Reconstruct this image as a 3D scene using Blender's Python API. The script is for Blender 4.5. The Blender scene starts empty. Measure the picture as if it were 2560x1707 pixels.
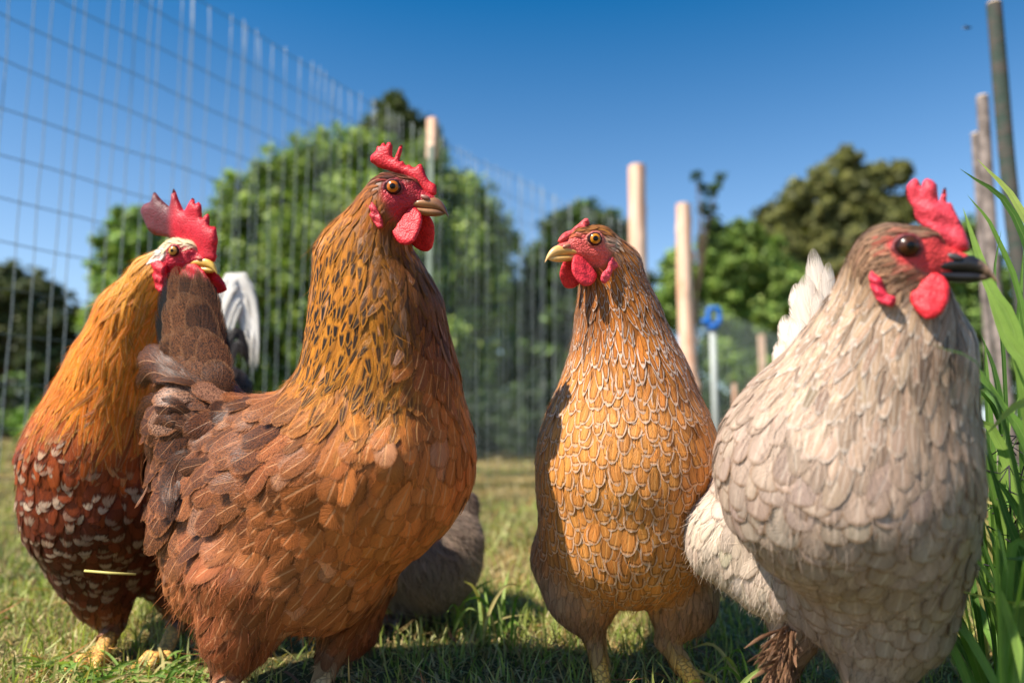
import bpy, bmesh, math, random
import numpy as np
from mathutils import Vector, Matrix
from mathutils.geometry import delaunay_2d_cdt

random.seed(7)
RNG = np.random.default_rng(11)
scene = bpy.context.scene
COL = scene.collection

# ------------------------------------------------------------------ camera, sky, sun, exposure
CAM_H = 0.245
PITCH = math.atan((1070 - 853.5) / 1850.0)
SCL = 2560.0 / 2352.0                 # photo measurements below are taken on a 2352 px wide view
F = 1850.0 / SCL
CX, CY = 1176.0, 784.0
CAMP = np.array((0.0, 0.0, CAM_H))
RT = np.array((1.0, 0.0, 0.0))
FW = np.array((0.0, math.cos(PITCH), math.sin(PITCH)))
UP = np.array((0.0, -math.sin(PITCH), math.cos(PITCH)))

cam_data = bpy.data.cameras.new("camera")
cam = bpy.data.objects.new("camera", cam_data)
COL.objects.link(cam)
cam.location = CAMP
cam.rotation_euler = (math.pi / 2 + PITCH, 0, 0)
cam_data.sensor_width = 36.0
cam_data.lens = 1850.0 / 2560.0 * 36.0
cam_data.clip_start = 0.01
cam_data.clip_end = 3000
cam_data.dof.use_dof = True
cam_data.dof.focus_distance = 0.63
cam_data.dof.aperture_fstop = 3.3
scene.camera = cam

SUN_TO = Vector((-0.60, -0.36, 0.84)).normalized()      # direction towards the sun
SUN_EL = math.asin(SUN_TO.z)
SUN_AZ = math.atan2(SUN_TO.x, SUN_TO.y)
world = bpy.data.worlds.new("World")
scene.world = world
world.use_nodes = True
wn = world.node_tree
wn.nodes.clear()
wo = wn.nodes.new("ShaderNodeOutputWorld")
wb = wn.nodes.new("ShaderNodeBackground")
sk = wn.nodes.new("ShaderNodeTexSky")
sk.sky_type = 'NISHITA'
sk.sun_disc = False
sk.sun_elevation = SUN_EL
sk.sun_rotation = SUN_AZ
sk.altitude = 0.0
sk.air_density = 1.0
sk.dust_density = 0.5
sk.ozone_density = 10.0
wb.inputs[1].default_value = 0.083
hsv = wn.nodes.new("ShaderNodeHueSaturation")     # the photograph's clear, saturated blue, over the whole sky alike
hsv.inputs["Hue"].default_value = 0.49
wtc = wn.nodes.new("ShaderNodeTexCoord")          # paler and lighter towards the horizon, the same all round
wsp = wn.nodes.new("ShaderNodeSeparateXYZ")
wn.links.new(wtc.outputs["Generated"], wsp.inputs[0])
for sock, lo, hi, a, b in (("Saturation", 0.10, 0.54, 0.74, 1.24), ("Value", 0.20, 0.60, 1.28, 0.96)):
    mr = wn.nodes.new("ShaderNodeMapRange")
    mr.inputs[1].default_value, mr.inputs[2].default_value, mr.inputs[3].default_value, mr.inputs[4].default_value = lo, hi, a, b
    wn.links.new(wsp.outputs[2], mr.inputs[0])
    wn.links.new(mr.outputs[0], hsv.inputs[sock])
wn.links.new(sk.outputs[0], hsv.inputs["Color"])
wn.links.new(hsv.outputs[0], wb.inputs[0])
wn.links.new(wb.outputs[0], wo.inputs[0])

sun_data = bpy.data.lights.new("sun", 'SUN')
sun_data.energy = 5.0
sun_data.angle = math.radians(0.53)
sun_data.color = (1.0, 0.93, 0.82)
sun = bpy.data.objects.new("sun", sun_data)
COL.objects.link(sun)
sun.rotation_euler = SUN_TO.to_track_quat('Z', 'Y').to_euler()

scene.view_settings.view_transform = 'Standard'
scene.view_settings.look = 'None'
scene.view_settings.exposure = 0.84
scene.view_settings.gamma = 1.0
scene.cycles.use_denoising = True
scene.cycles.max_bounces = 6
scene.cycles.diffuse_bounces = 3
scene.cycles.glossy_bounces = 2
scene.cycles.transmission_bounces = 4
scene.cycles.transparent_max_bounces = 24


# ------------------------------------------------------------------ helpers
def at(x, y, d):
    return CAMP + FW * d + RT * ((x - CX) / F * d) + UP * ((CY - y) / F * d)


def vec(dx, dy, dz=0.0):
    """direction: right, down in the view, away from the camera"""
    return RT * dx - UP * dy + FW * dz


def nrm(a):
    a = np.asarray(a, float)
    return a / (np.linalg.norm(a, axis=-1, keepdims=True) + 1e-12)


def ground_pt(x, d):
    """ground point seen at column x, at distance d"""
    p = at(x, 983, d)
    return np.array((p[0], p[1], 0.0))


def lin(r, g, b):
    f = lambda c: (c / 255 / 12.92) if c / 255 <= 0.04045 else ((c / 255 + 0.055) / 1.055) ** 2.4
    return (f(r), f(g), f(b))


def mesh_np(name, V, faces, mat=None, parent=None, attrs=None, smooth=True, link=True):
    """faces: (n,k) int array (k = 3 or 4) or list of such arrays; attrs: name -> (n,4) point colours"""
    me = bpy.data.meshes.new(name)
    V = np.asarray(V, np.float32)
    if isinstance(faces, np.ndarray):
        faces = [faces]
    nl = sum(f.size for f in faces)
    nf = sum(len(f) for f in faces)
    me.vertices.add(len(V))
    me.vertices.foreach_set("co", V.ravel())
    me.loops.add(nl)
    me.loops.foreach_set("vertex_index", np.concatenate([f.ravel() for f in faces]).astype(np.int32))
    me.polygons.add(nf)
    tot = np.concatenate([np.full(len(f), f.shape[1], np.int32) for f in faces])
    me.polygons.foreach_set("loop_start", np.concatenate([[0], np.cumsum(tot)[:-1]]).astype(np.int32))
    if smooth:
        me.polygons.foreach_set("use_smooth", np.ones(nf, bool))
    me.update(calc_edges=True)
    if attrs:
        for k, a in attrs.items():
            a = np.asarray(a, np.float32)
            at_ = me.attributes.new(k, 'FLOAT_COLOR', 'POINT')
            at_.data.foreach_set("color", a.ravel())
    if mat:
        me.materials.append(mat)
    if not link:
        return me
    return obj(name, me, parent)


def obj(name, me, parent=None):
    o = bpy.data.objects.new(name, me)
    COL.objects.link(o)
    if parent is not None:
        o.parent = parent
    return o


def tag(o, label=None, cat=None, group=None, kind=None):
    if label:
        o["label"] = label
    if cat:
        o["category"] = cat
    if group:
        o["group"] = group
    if kind:
        o["kind"] = kind
    return o


def empty(name, label, cat, group=None):
    o = bpy.data.objects.new(name, None)
    COL.objects.link(o)
    o.empty_display_size = 0.02
    return tag(o, label, cat, group)


def catmull(pts, n):
    P = np.asarray(pts, float)
    P = np.vstack([2 * P[0] - P[1], P, 2 * P[-1] - P[-2]])
    m = len(P) - 3
    out = []
    for s in np.linspace(0, m, n):
        i = min(int(s), m - 1)
        t = s - i
        p0, p1, p2, p3 = P[i:i + 4]
        out.append(0.5 * ((2 * p1) + (-p0 + p2) * t + (2 * p0 - 5 * p1 + 4 * p2 - p3) * t * t + (-p0 + 3 * p1 - 3 * p2 + p3) * t ** 3))
    return np.array(out)


def tube_arrays(pts, rad, ns=8, cap=True):
    pts = np.asarray(pts, float)
    n = len(pts)
    rad = np.broadcast_to(np.asarray(rad, float), (n,))
    T = nrm(np.gradient(pts, axis=0))
    ref = np.array((0, 0, 1.0)) if abs(T[0][2]) < 0.9 else np.array((1.0, 0, 0))
    A = nrm(np.cross(T, ref))
    B = np.cross(T, A)
    ang = np.linspace(0, 2 * math.pi, ns, endpoint=False)
    V = pts[:, None] + rad[:, None, None] * (A[:, None] * np.cos(ang)[None, :, None] + B[:, None] * np.sin(ang)[None, :, None])
    V = V.reshape(-1, 3)
    i = np.arange(n - 1)[:, None] * ns
    j = np.arange(ns)[None]
    j2 = (j + 1) % ns
    Q = np.stack([i + j, i + j2, i + ns + j2, i + ns + j], -1).reshape(-1, 4)
    faces = [Q]
    if cap:
        c0, c1 = len(V), len(V) + 1
        V = np.vstack([V, pts[0], pts[-1]])
        jj = np.arange(ns)
        faces.append(np.concatenate([np.stack([np.full(ns, c0), (jj + 1) % ns, jj], -1),
                                     np.stack([np.full(ns, c1), (n - 1) * ns + jj, (n - 1) * ns + (jj + 1) % ns], -1)]))
    return V, faces


def tube(name, pts, rad, mat, parent=None, ns=8):
    V, f = tube_arrays(pts, rad, ns)
    return mesh_np(name, V, f, mat, parent)


# ------------------------------------------------------------------ materials
def new_mat(name):
    m = bpy.data.materials.new(name)
    m.use_nodes = True
    nt = m.node_tree
    return m, nt, nt.nodes["Principled BSDF"]


class NB:
    """tiny node-graph helper"""
    def __init__(self, nt):
        self.nt = nt

    def n(self, typ, **kw):
        nd = self.nt.nodes.new(typ)
        for k, v in kw.items():
            setattr(nd, k, v)
        return nd

    def put(self, sock, v):
        if hasattr(v, "is_linked"):
            self.nt.links.new(v, sock)
        else:
            sock.default_value = v

    def math(self, op, a, b=None, c=None, clamp=False):
        nd = self.n("ShaderNodeMath", operation=op, use_clamp=clamp)
        self.put(nd.inputs[0], a)
        if b is not None:
            self.put(nd.inputs[1], b)
        if c is not None:
            self.put(nd.inputs[2], c)
        return nd.outputs[0]

    def smooth(self, x, lo, hi):
        nd = self.n("ShaderNodeMapRange", interpolation_type='SMOOTHSTEP')
        self.put(nd.inputs[0], x)
        nd.inputs[1].default_value = lo
        nd.inputs[2].default_value = hi
        return nd.outputs[0]

    def mix(self, fac, a, b, mode='MIX'):
        nd = self.n("ShaderNodeMix", data_type='RGBA', blend_type=mode)
        self.put(nd.inputs[0], fac)
        for s, v in ((nd.inputs[6], a), (nd.inputs[7], b)):
            if isinstance(v, tuple) and len(v) == 3:
                v = (*v, 1)
            self.put(s, v)
        return nd.outputs[2]

    def attr(self, name):
        return self.n("ShaderNodeAttribute", attribute_name=name)

    def noise(self, scale, detail=3, rough=0.5, vec=None, dim='3D'):
        nd = self.n("ShaderNodeTexNoise", noise_dimensions=dim)
        nd.inputs["Scale"].default_value = scale
        nd.inputs["Detail"].default_value = detail
        nd.inputs["Roughness"].default_value = rough
        if vec is not None:
            self.put(nd.inputs["Vector"], vec)
        return nd

    def bump(self, h, strength, dist, bsdf):
        nd = self.n("ShaderNodeBump")
        nd.inputs["Strength"].default_value = strength
        nd.inputs["Distance"].default_value = dist
        self.put(nd.inputs["Height"], h)
        self.nt.links.new(nd.outputs[0], bsdf.inputs["Normal"])
        return nd


def feather_material():
    """colours come with each feather: c_base, c_edge, c_shaft; f_uv = (u, v, seed, length); f_par, f_par2 = pattern amounts"""
    m, nt, b = new_mat("feather")
    g = NB(nt)
    uv = g.attr("f_uv")
    sep = g.n("ShaderNodeSeparateColor")
    nt.links.new(uv.outputs["Color"], sep.inputs[0])
    u, v, seed = sep.outputs[0], sep.outputs[1], sep.outputs[2]
    au = g.math('ABSOLUTE', u)
    par = g.attr("f_par")
    sp = g.n("ShaderNodeSeparateColor")
    nt.links.new(par.outputs["Color"], sp.inputs[0])
    ew, pep, dk, shw = sp.outputs[0], sp.outputs[1], sp.outputs[2], par.outputs["Alpha"]
    par2 = g.attr("f_par2")
    sp2 = g.n("ShaderNodeSeparateColor")
    nt.links.new(par2.outputs["Color"], sp2.inputs[0])
    tipm, streak, lacek = sp2.outputs[0], sp2.outputs[1], sp2.outputs[2]
    base, edge, shaft = g.attr("c_base").outputs["Color"], g.attr("c_edge").outputs["Color"], g.attr("c_shaft").outputs["Color"]
    # barbs: fine lines that leave the shaft at a slant
    comb = g.n("ShaderNodeCombineXYZ")
    g.put(comb.inputs[0], g.math('MULTIPLY', g.math('SUBTRACT', v, g.math('MULTIPLY', au, 0.5)), 22.0))
    g.put(comb.inputs[1], g.math('MULTIPLY', u, 1.6))
    g.put(comb.inputs[2], g.math('MULTIPLY', seed, 57.0))
    barb = g.noise(1.0, 2, 0.6, comb.outputs[0]).outputs["Fac"]
    # long streaks along the feather
    comb2 = g.n("ShaderNodeCombineXYZ")
    g.put(comb2.inputs[0], g.math('MULTIPLY', v, 1.2))
    g.put(comb2.inputs[1], g.math('MULTIPLY', u, 4.0))
    g.put(comb2.inputs[2], g.math('MULTIPLY', seed, 91.0))
    stk = g.noise(1.0, 2, 0.6, comb2.outputs[0]).outputs["Fac"]
    tc = g.n("ShaderNodeTexCoord")
    spk = g.noise(800.0, 2, 0.75, tc.outputs["Object"]).outputs["Fac"]
    # v + jitter so patterns are not razor sharp
    vj = g.math('ADD', v, g.math('MULTIPLY', g.math('SUBTRACT', barb, 0.5), 0.10))
    uj = g.math('ADD', au, g.math('MULTIPLY', g.math('SUBTRACT', barb, 0.5), 0.20))
    # brightness variation
    vary = g.math('ADD', 0.55, g.math('ADD', g.math('MULTIPLY', barb, 0.62), g.math('MULTIPLY', stk, 0.24)))
    col = g.mix(1.0, base, vary, 'MULTIPLY')
    col = g.mix(1.0, col, g.math('SUBTRACT', 1.14, g.math('MULTIPLY', g.math('MULTIPLY', au, au), 0.34)), 'MULTIPLY')
    # pepper
    pm = g.math('MULTIPLY', g.smooth(spk, 0.47, 0.56), pep)
    col = g.mix(pm, col, (0.012, 0.009, 0.008))
    # dark centre stripe towards the tip
    cm = g.math('MULTIPLY', g.math('SUBTRACT', 1.0, g.smooth(uj, 0.35, 0.7)), g.smooth(vj, 0.48, 0.62))
    cm = g.math('MULTIPLY', cm, g.math('SUBTRACT', 1.0, g.smooth(vj, 0.93, 1.0)))
    col = g.mix(g.math('MULTIPLY', cm, dk), col, (0.014, 0.011, 0.010))
    # pale lacing round the edge, with a thin dark line inside it
    e = g.math('MAXIMUM', uj, g.smooth(vj, 0.55, 1.04))
    lo = g.math('SUBTRACT', 0.86, ew)
    inner = g.math('SUBTRACT', 1.0, g.math('ABSOLUTE', g.math('MULTIPLY', g.math('SUBTRACT', e, g.math('SUBTRACT', lo, 0.06)), 9.0)), clamp=True)
    col = g.mix(g.math('MULTIPLY', inner, lacek), col, (0.05, 0.022, 0.012))
    em = g.math('MULTIPLY', g.math('MULTIPLY', g.math('SUBTRACT', e, lo), 4.5, clamp=True), g.math('GREATER_THAN', ew, 0.02), clamp=True)
    em = g.math('MULTIPLY', em, g.smooth(v, 0.25, 0.6))
    col = g.mix(em, col, edge)
    # spangle: pale tip behind a dark bar
    bar = g.math('MULTIPLY', g.smooth(vj, 0.60, 0.68), tipm)
    col = g.mix(g.math('MULTIPLY', bar, 0.85), col, (0.02, 0.008, 0.006))
    tip = g.math('MULTIPLY', g.smooth(g.math('ADD', vj, g.math('MULTIPLY', g.math('SUBTRACT', stk, 0.5), 0.40)), 0.70, 0.80), tipm)
    col = g.mix(tip, col, edge)
    # shaft
    sm = g.math('MULTIPLY', g.math('SUBTRACT', 1.0, g.smooth(g.math('MULTIPLY', au, g.math('ADD', 1.0, g.math('MULTIPLY', streak, 2.5))), 0.04, 0.12)), shw)
    sm = g.math('MULTIPLY', sm, g.math('SUBTRACT', 1.0, g.smooth(v, 0.86, 0.97)))
    col = g.mix(sm, col, shaft)
    # a darker rim: contact shadow along the edge, painted into the colour
    rim = g.math('MULTIPLY', g.smooth(e, 0.80, 0.97), g.math('SUBTRACT', 1.0, g.math('MAXIMUM', em, tip)), clamp=True)
    col = g.mix(g.math('MULTIPLY', rim, 0.10), col, (0.03, 0.014, 0.008))
    nt.links.new(col, b.inputs["Base Color"])
    # vanes let some light through and fray towards the edge
    tl = g.n("ShaderNodeBsdfTranslucent")
    nt.links.new(col, tl.inputs[0])
    mx = g.n("ShaderNodeMixShader")
    mx.inputs[0].default_value = 0.16
    nt.links.new(b.outputs[0], mx.inputs[1])
    nt.links.new(tl.outputs[0], mx.inputs[2])
    comb3 = g.n("ShaderNodeCombineXYZ")
    g.put(comb3.inputs[0], g.math('MULTIPLY', g.math('SUBTRACT', v, g.math('MULTIPLY', au, 0.30)), 70.0))
    g.put(comb3.inputs[1], u)
    g.put(comb3.inputs[2], g.math('MULTIPLY', seed, 33.0))
    fr = g.noise(1.0, 1, 0.5, comb3.outputs[0]).outputs["Fac"]
    e2 = g.math('MAXIMUM', au, g.smooth(v, 0.62, 1.0))
    laced = g.math('MULTIPLY', g.math('GREATER_THAN', g.math('MAXIMUM', ew, tipm), 0.08), 0.10)
    gone = g.smooth(g.math('SUBTRACT', g.math('ADD', e2, g.math('MULTIPLY', g.math('SUBTRACT', fr, 0.5), 0.8)), laced), 0.74, 1.12)
    trn = g.n("ShaderNodeBsdfTransparent")
    mx2 = g.n("ShaderNodeMixShader")
    nt.links.new(gone, mx2.inputs[0])
    nt.links.new(mx.outputs[0], mx2.inputs[1])
    nt.links.new(trn.outputs[0], mx2.inputs[2])
    nt.links.new(mx2.outputs[0], nt.nodes["Material Output"].inputs[0])
    b.inputs["Roughness"].default_value = 0.42
    b.inputs["Specular IOR Level"].default_value = 0.24
    b.inputs["Sheen Weight"].default_value = 0.03
    b.inputs["Sheen Roughness"].default_value = 0.4
    g.bump(g.math('ADD', barb, g.math('MULTIPLY', sm, 0.6)), 0.6, 0.0010, b)
    return m


def body_material():
    m, nt, b = new_mat("bird_body")
    g = NB(nt)
    base = g.attr("c_base")
    sk_ = g.attr("f_par").outputs["Color"]
    s = g.n("ShaderNodeSeparateColor")
    nt.links.new(sk_, s.inputs[0])
    skin, scale = s.outputs[0], s.outputs[1]
    tc = g.n("ShaderNodeTexCoord")
    vo = g.n("ShaderNodeTexVoronoi")
    vo.inputs["Scale"].default_value = 620
    nt.links.new(tc.outputs["Object"], vo.inputs["Vector"])
    nz = g.noise(160, 4, 0.6, tc.outputs["Object"]).outputs["Fac"]
    vs = g.n("ShaderNodeTexVoronoi", feature='DISTANCE_TO_EDGE')
    vs.inputs["Scale"].default_value = 170
    mp = g.n("ShaderNodeMapping")
    mp.inputs["Scale"].default_value = (1, 1, 1.5)
    nt.links.new(tc.outputs["Object"], mp.inputs[0])
    nt.links.new(mp.outputs[0], vs.inputs["Vector"])
    gap = g.math('SUBTRACT', 1.0, g.smooth(vs.outputs["Distance"], 0.02, 0.12))
    vary = g.math('ADD', 0.7, g.math('MULTIPLY', nz, 0.6))
    col = g.mix(1.0, base.outputs["Color"], vary, 'MULTIPLY')
    pit = g.math('MULTIPLY', g.smooth(vo.outputs["Distance"], 0.35, 0.75), skin)
    col = g.mix(g.math('MULTIPLY', pit, 0.30), col, (0.16, 0.008, 0.012))
    col = g.mix(g.math('MULTIPLY', g.math('MULTIPLY', gap, scale), 0.6), col, (0.16, 0.09, 0.05))
    nt.links.new(col, b.inputs["Base Color"])
    b.inputs["Roughness"].default_value = 0.52
    b.inputs["Specular IOR Level"].default_value = 0.35
    h = g.math('ADD', g.math('MULTIPLY', g.math('ADD', g.math('MULTIPLY', g.math('SUBTRACT', 1.0, vo.outputs["Distance"]), 0.8), nz), skin),
               g.math('MULTIPLY', g.math('SUBTRACT', 1.0, gap), scale))
    g.bump(h, 0.8, 0.0012, b)
    return m


def flesh_material():
    m, nt, b = new_mat("comb_flesh")
    g = NB(nt)
    base = g.attr("c_base").outputs["Color"]
    tc = g.n("ShaderNodeTexCoord")
    vo = g.n("ShaderNodeTexVoronoi")
    vo.inputs["Scale"].default_value = 640
    nt.links.new(tc.outputs["Object"], vo.inputs["Vector"])
    nz = g.noise(120, 4, 0.6, tc.outputs["Object"]).outputs["Fac"]
    col = g.mix(1.0, base, g.math('ADD', 0.65, g.math('MULTIPLY', nz, 0.7)), 'MULTIPLY')
    col = g.mix(g.math('MULTIPLY', g.smooth(vo.outputs["Distance"], 0.3, 0.7), 0.35), col, (0.22, 0.006, 0.012))
    nt.links.new(col, b.inputs["Base Color"])
    b.inputs["Roughness"].default_value = 0.5
    b.inputs["Specular IOR Level"].default_value = 0.35
    g.bump(g.math('ADD', g.math('SUBTRACT', 1.0, vo.outputs["Distance"]), nz), 0.5, 0.0008, b)
    return m


def plain(name, col, rough=0.5, spec=0.5, noise_scale=None, amt=0.4, bump=0.0, bdist=0.002, col2=None, detail=4):
    m, nt, b = new_mat(name)
    b.inputs["Roughness"].default_value = rough
    b.inputs["Specular IOR Level"].default_value = spec
    b.inputs["Base Color"].default_value = (*col, 1)
    if noise_scale:
        g = NB(nt)
        tc = g.n("ShaderNodeTexCoord")
        nz = g.noise(noise_scale, detail, 0.6, tc.outputs["Object"]).outputs["Fac"]
        if col2:
            c = g.mix(g.smooth(nz, 0.35, 0.65), col, col2)
        else:
            c = g.mix(1.0, (*col, 1), g.math('ADD', 1 - amt, g.math('MULTIPLY', nz, 2 * amt)), 'MULTIPLY')
        nt.links.new(c, b.inputs["Base Color"])
        if bump:
            g.bump(nz, bump, bdist, b)
    return m


def vcol_material(name, rough=0.55, spec=0.3, trans=0.0, noise_scale=60.0, amt=0.25, vein=False):
    """colour carried by the leaf or blade itself (attribute c_base); optional light passing through"""
    m, nt, b = new_mat(name)
    g = NB(nt)
    base = g.attr("c_base").outputs["Color"]
    tc = g.n("ShaderNodeTexCoord")
    nz = g.noise(noise_scale, 3, 0.6, tc.outputs["Object"]).outputs["Fac"]
    col = g.mix(1.0, base, g.math('ADD', 1 - amt, g.math('MULTIPLY', nz, 2 * amt)), 'MULTIPLY')
    if vein:
        uv = g.attr("f_uv")
        s = g.n("ShaderNodeSeparateColor")
        nt.links.new(uv.outputs["Color"], s.inputs[0])
        cb = g.n("ShaderNodeCombineXYZ")
        g.put(cb.inputs[0], g.math('MULTIPLY', s.outputs[0], 9.0))
        g.put(cb.inputs[1], g.math('MULTIPLY', s.outputs[1], 1.5))
        st = g.noise(1.0, 2, 0.5, cb.outputs[0]).outputs["Fac"]
        col = g.mix(1.0, col, g.math('ADD', 0.65, g.math('MULTIPLY', st, 0.7)), 'MULTIPLY')
        mid = g.math('SUBTRACT', 1.0, g.smooth(g.math('ABSOLUTE', s.outputs[0]), 0.03, 0.14))
        col = g.mix(g.math('MULTIPLY', mid, 0.45), col, (0.30, 0.42, 0.12))
        g.bump(g.math('SUBTRACT', st, mid), 0.4, 0.001, b)
    nt.links.new(col, b.inputs["Base Color"])
    b.inputs["Roughness"].default_value = rough
    b.inputs["Specular IOR Level"].default_value = spec
    if trans:
        tr = g.n("ShaderNodeBsdfTranslucent")
        nt.links.new(g.mix(1.0, col, (1.0, 1.15, 0.45, 1.0), 'MULTIPLY'), tr.inputs[0])
        mx = g.n("ShaderNodeMixShader")
        mx.inputs[0].default_value = trans
        nt.links.new(b.outputs[0], mx.inputs[1])
        nt.links.new(tr.outputs[0], mx.inputs[2])
        nt.links.new(mx.outputs[0], nt.nodes["Material Output"].inputs[0])
    return m


M_FEATHER = feather_material()
M_BODY = body_material()
M_FLESH = flesh_material()
M_PUPIL = plain("pupil", (0.002, 0.002, 0.002), 0.24, 0.35)
M_RIM = plain("eye_rim", (0.028, 0.012, 0.010), 0.2, 0.3)
IRIS = {k: plain("iris_" + k, c, 0.24, 0.35, 900, 0.35) for k, c in
        {"orange": (0.50, 0.13, 0.01), "gold": (0.55, 0.19, 0.01), "amber": (0.55, 0.26, 0.05), "brown": (0.055, 0.017, 0.006)}.items()}


def beak_material(name, c_base, c_tip, x0, x1):
    m, nt, b = new_mat(name)
    g = NB(nt)
    uv = g.attr("f_uv")
    s = g.n("ShaderNodeSeparateColor")
    nt.links.new(uv.outputs["Color"], s.inputs[0])
    tc = g.n("ShaderNodeTexCoord")
    nz = g.noise(260, 4, 0.6, tc.outputs["Object"]).outputs["Fac"]
    t = g.smooth(g.math('ADD', s.outputs[1], g.math('MULTIPLY', g.math('SUBTRACT', nz, 0.5), 0.35)), x0, x1)
    col = g.mix(t, c_base, c_tip)
    col = g.mix(1.0, col, g.math('ADD', 0.7, g.math('MULTIPLY', nz, 0.6)), 'MULTIPLY')
    nt.links.new(col, b.inputs["Base Color"])
    b.inputs["Roughness"].default_value = 0.3
    b.inputs["Specular IOR Level"].default_value = 0.5
    g.bump(nz, 0.25, 0.0008, b)
    return m


# ------------------------------------------------------------------ bird engine
class Field:
    """one smooth body surface made of tapered limbs"""
    def __init__(self):
        self.pr = []

    def add(self, a, b, ra, rb, k=0.03):
        self.pr.append((np.asarray(a, float), np.asarray(b, float), float(ra), float(rb), float(k)))

    @staticmethod
    def one(pr, P):
        a, b, ra, rb, k = pr
        ab = b - a
        L = ab @ ab
        t = np.clip(((P - a) @ ab) / L, 0, 1) if L > 1e-12 else np.zeros(len(P))
        return np.linalg.norm(P - a - t[:, None] * ab, axis=1) - (ra + t * (rb - ra))

    @staticmethod
    def smin(d, e, k):
        h = np.clip(0.5 + 0.5 * (d - e) / k, 0, 1)
        return d + (e - d) * h - k * h * (1 - h)

    def __call__(self, P):
        d = None
        for pr in self.pr:
            e = self.one(pr, P)
            d = e if d is None else self.smin(d, e, pr[4])
        return d

    def grad(self, P, h=0.0015):
        g = np.zeros_like(P)
        for s in ((1, -1, -1), (-1, -1, 1), (-1, 1, -1), (1, 1, 1)):
            s = np.array(s, float)
            g += s * self(P + h * s)[:, None]
        return nrm(g)

    def mesh(self, cell=0.0027):
        lo = np.min([np.minimum(p[0] - p[2], p[1] - p[3]) for p in self.pr], 0) - 4 * cell - 0.008
        hi = np.max([np.maximum(p[0] + p[2], p[1] + p[3]) for p in self.pr], 0) + 4 * cell + 0.008
        n = np.ceil((hi - lo) / cell).astype(int) + 1
        f = np.full(n, 0.05, np.float32)
        for pr in self.pr:
            a, b, ra, rb, k = pr
            m = k + 3 * cell
            l0 = np.clip(np.floor((np.minimum(a - ra, b - rb) - m - lo) / cell).astype(int), 0, n - 1)
            h0 = np.clip(np.ceil((np.maximum(a + ra, b + rb) + m - lo) / cell).astype(int) + 1, 1, n)
            ax = [lo[i] + cell * np.arange(l0[i], h0[i]) for i in range(3)]
            ab = b - a
            L = max(ab @ ab, 1e-12)
            X, Y, Z = ax[0][:, None, None], ax[1][None, :, None], ax[2][None, None, :]
            t = np.clip(((X - a[0]) * ab[0] + (Y - a[1]) * ab[1] + (Z - a[2]) * ab[2]) / L, 0, 1)
            e = np.sqrt((X - a[0] - t * ab[0]) ** 2 + (Y - a[1] - t * ab[1]) ** 2 + (Z - a[2] - t * ab[2]) ** 2) - (ra + t * (rb - ra))
            sl = tuple(slice(l0[i], h0[i]) for i in range(3))
            f[sl] = self.smin(f[sl], e, k)
        s = f < 0
        idx = np.full(n - 1, -1, np.int64)
        cnt = np.zeros(n - 1, np.int8)
        for dx in (0, 1):
            for dy in (0, 1):
                for dz in (0, 1):
                    cnt += s[dx:n[0] - 1 + dx, dy:n[1] - 1 + dy, dz:n[2] - 1 + dz]
        act = (cnt > 0) & (cnt < 8)
        c = np.argwhere(act)
        idx[act] = np.arange(len(c))
        V = lo + cell * (c + 0.5)
        Q = []
        for axn in range(3):
            sl0 = [slice(1, -1)] * 3
            sl1 = [slice(1, -1)] * 3
            sl0[axn] = slice(0, n[axn] - 1)
            sl1[axn] = slice(1, n[axn])
            A, B = s[tuple(sl0)], s[tuple(sl1)]
            e = np.argwhere(A != B)
            flip = A[A != B]
            base = e.copy()
            for i in range(3):
                if i != axn:
                    base[:, i] += 1
            o1, o2 = [(1, 2), (2, 0), (0, 1)][axn]
            q = []
            for d1, d2 in ((0, 0), (1, 0), (1, 1), (0, 1)):
                cc = base.copy()
                cc[:, o1] -= d1
                cc[:, o2] -= d2
                q.append(idx[cc[:, 0], cc[:, 1], cc[:, 2]])
            q = np.stack(q, 1)
            q[~flip] = q[~flip][:, ::-1]
            Q.append(q)
        Q = np.concatenate(Q)
        for _ in range(3):
            V = V - self(V)[:, None] * self.grad(V)
        return V, Q[:, ::-1]


KEYS = dict(flow=(0, 3), L=(3, 4), W=(4, 5), tip=(5, 6), lift=(6, 7), base=(7, 10), edge=(10, 13), shaft=(13, 16), ew=(16, 17), pep=(17, 18),
            dk=(18, 19), shw=(19, 20), tipm=(20, 21), lacek=(21, 22), skin=(22, 23), scale=(23, 24), sp=(24, 25), fluff=(25, 26), vary=(26, 27))
NK = 27
DEF = dict(flow=(0, 0, -1), L=0.022, W=0.0085, tip=0.0, lift=0.0028, base=(.3, .12, .05), edge=(.5, .3, .2), shaft=(.5, .3, .2), ew=0.0, pep=0.0, dk=0.0,
           shw=0.0, tipm=0.0, lacek=0.0, skin=0.0, scale=0.0, sp=0.0085, fluff=0.0, vary=0.16)


def S(parent=None, **kw):
    d = dict(parent or DEF)
    d.update(kw)
    return d


def enc(st):
    v = np.zeros(NK)
    for k, (a, b) in KEYS.items():
        v[a:b] = st[k]
    return v


PV = np.array([0.0, 0.28, 0.52, 0.70, 0.84, 0.94, 1.0])
PU = np.array([-1, -0.5, 0, 0.5, 1.0])
GRID_Q = np.array([[r * 5 + c, r * 5 + c + 1, (r + 1) * 5 + c + 1, (r + 1) * 5 + c] for r in range(6) for c in range(4)])


def profile(v, tip):
    grow = 0.35 + 0.65 * np.clip(v / 0.5, 0, 1) ** 0.8
    rnd = np.sqrt(np.clip(1 - (np.clip((v - 0.62) / 0.38, 0, 1)) ** 2.2, 0, 1))
    pt = 1 - np.clip((v - 0.30) / 0.70, 0, 1) ** 1.5
    return np.maximum(grow * ((1 - tip) * rnd + tip * pt), 0.04)


SHRINK = 0.0060


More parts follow.
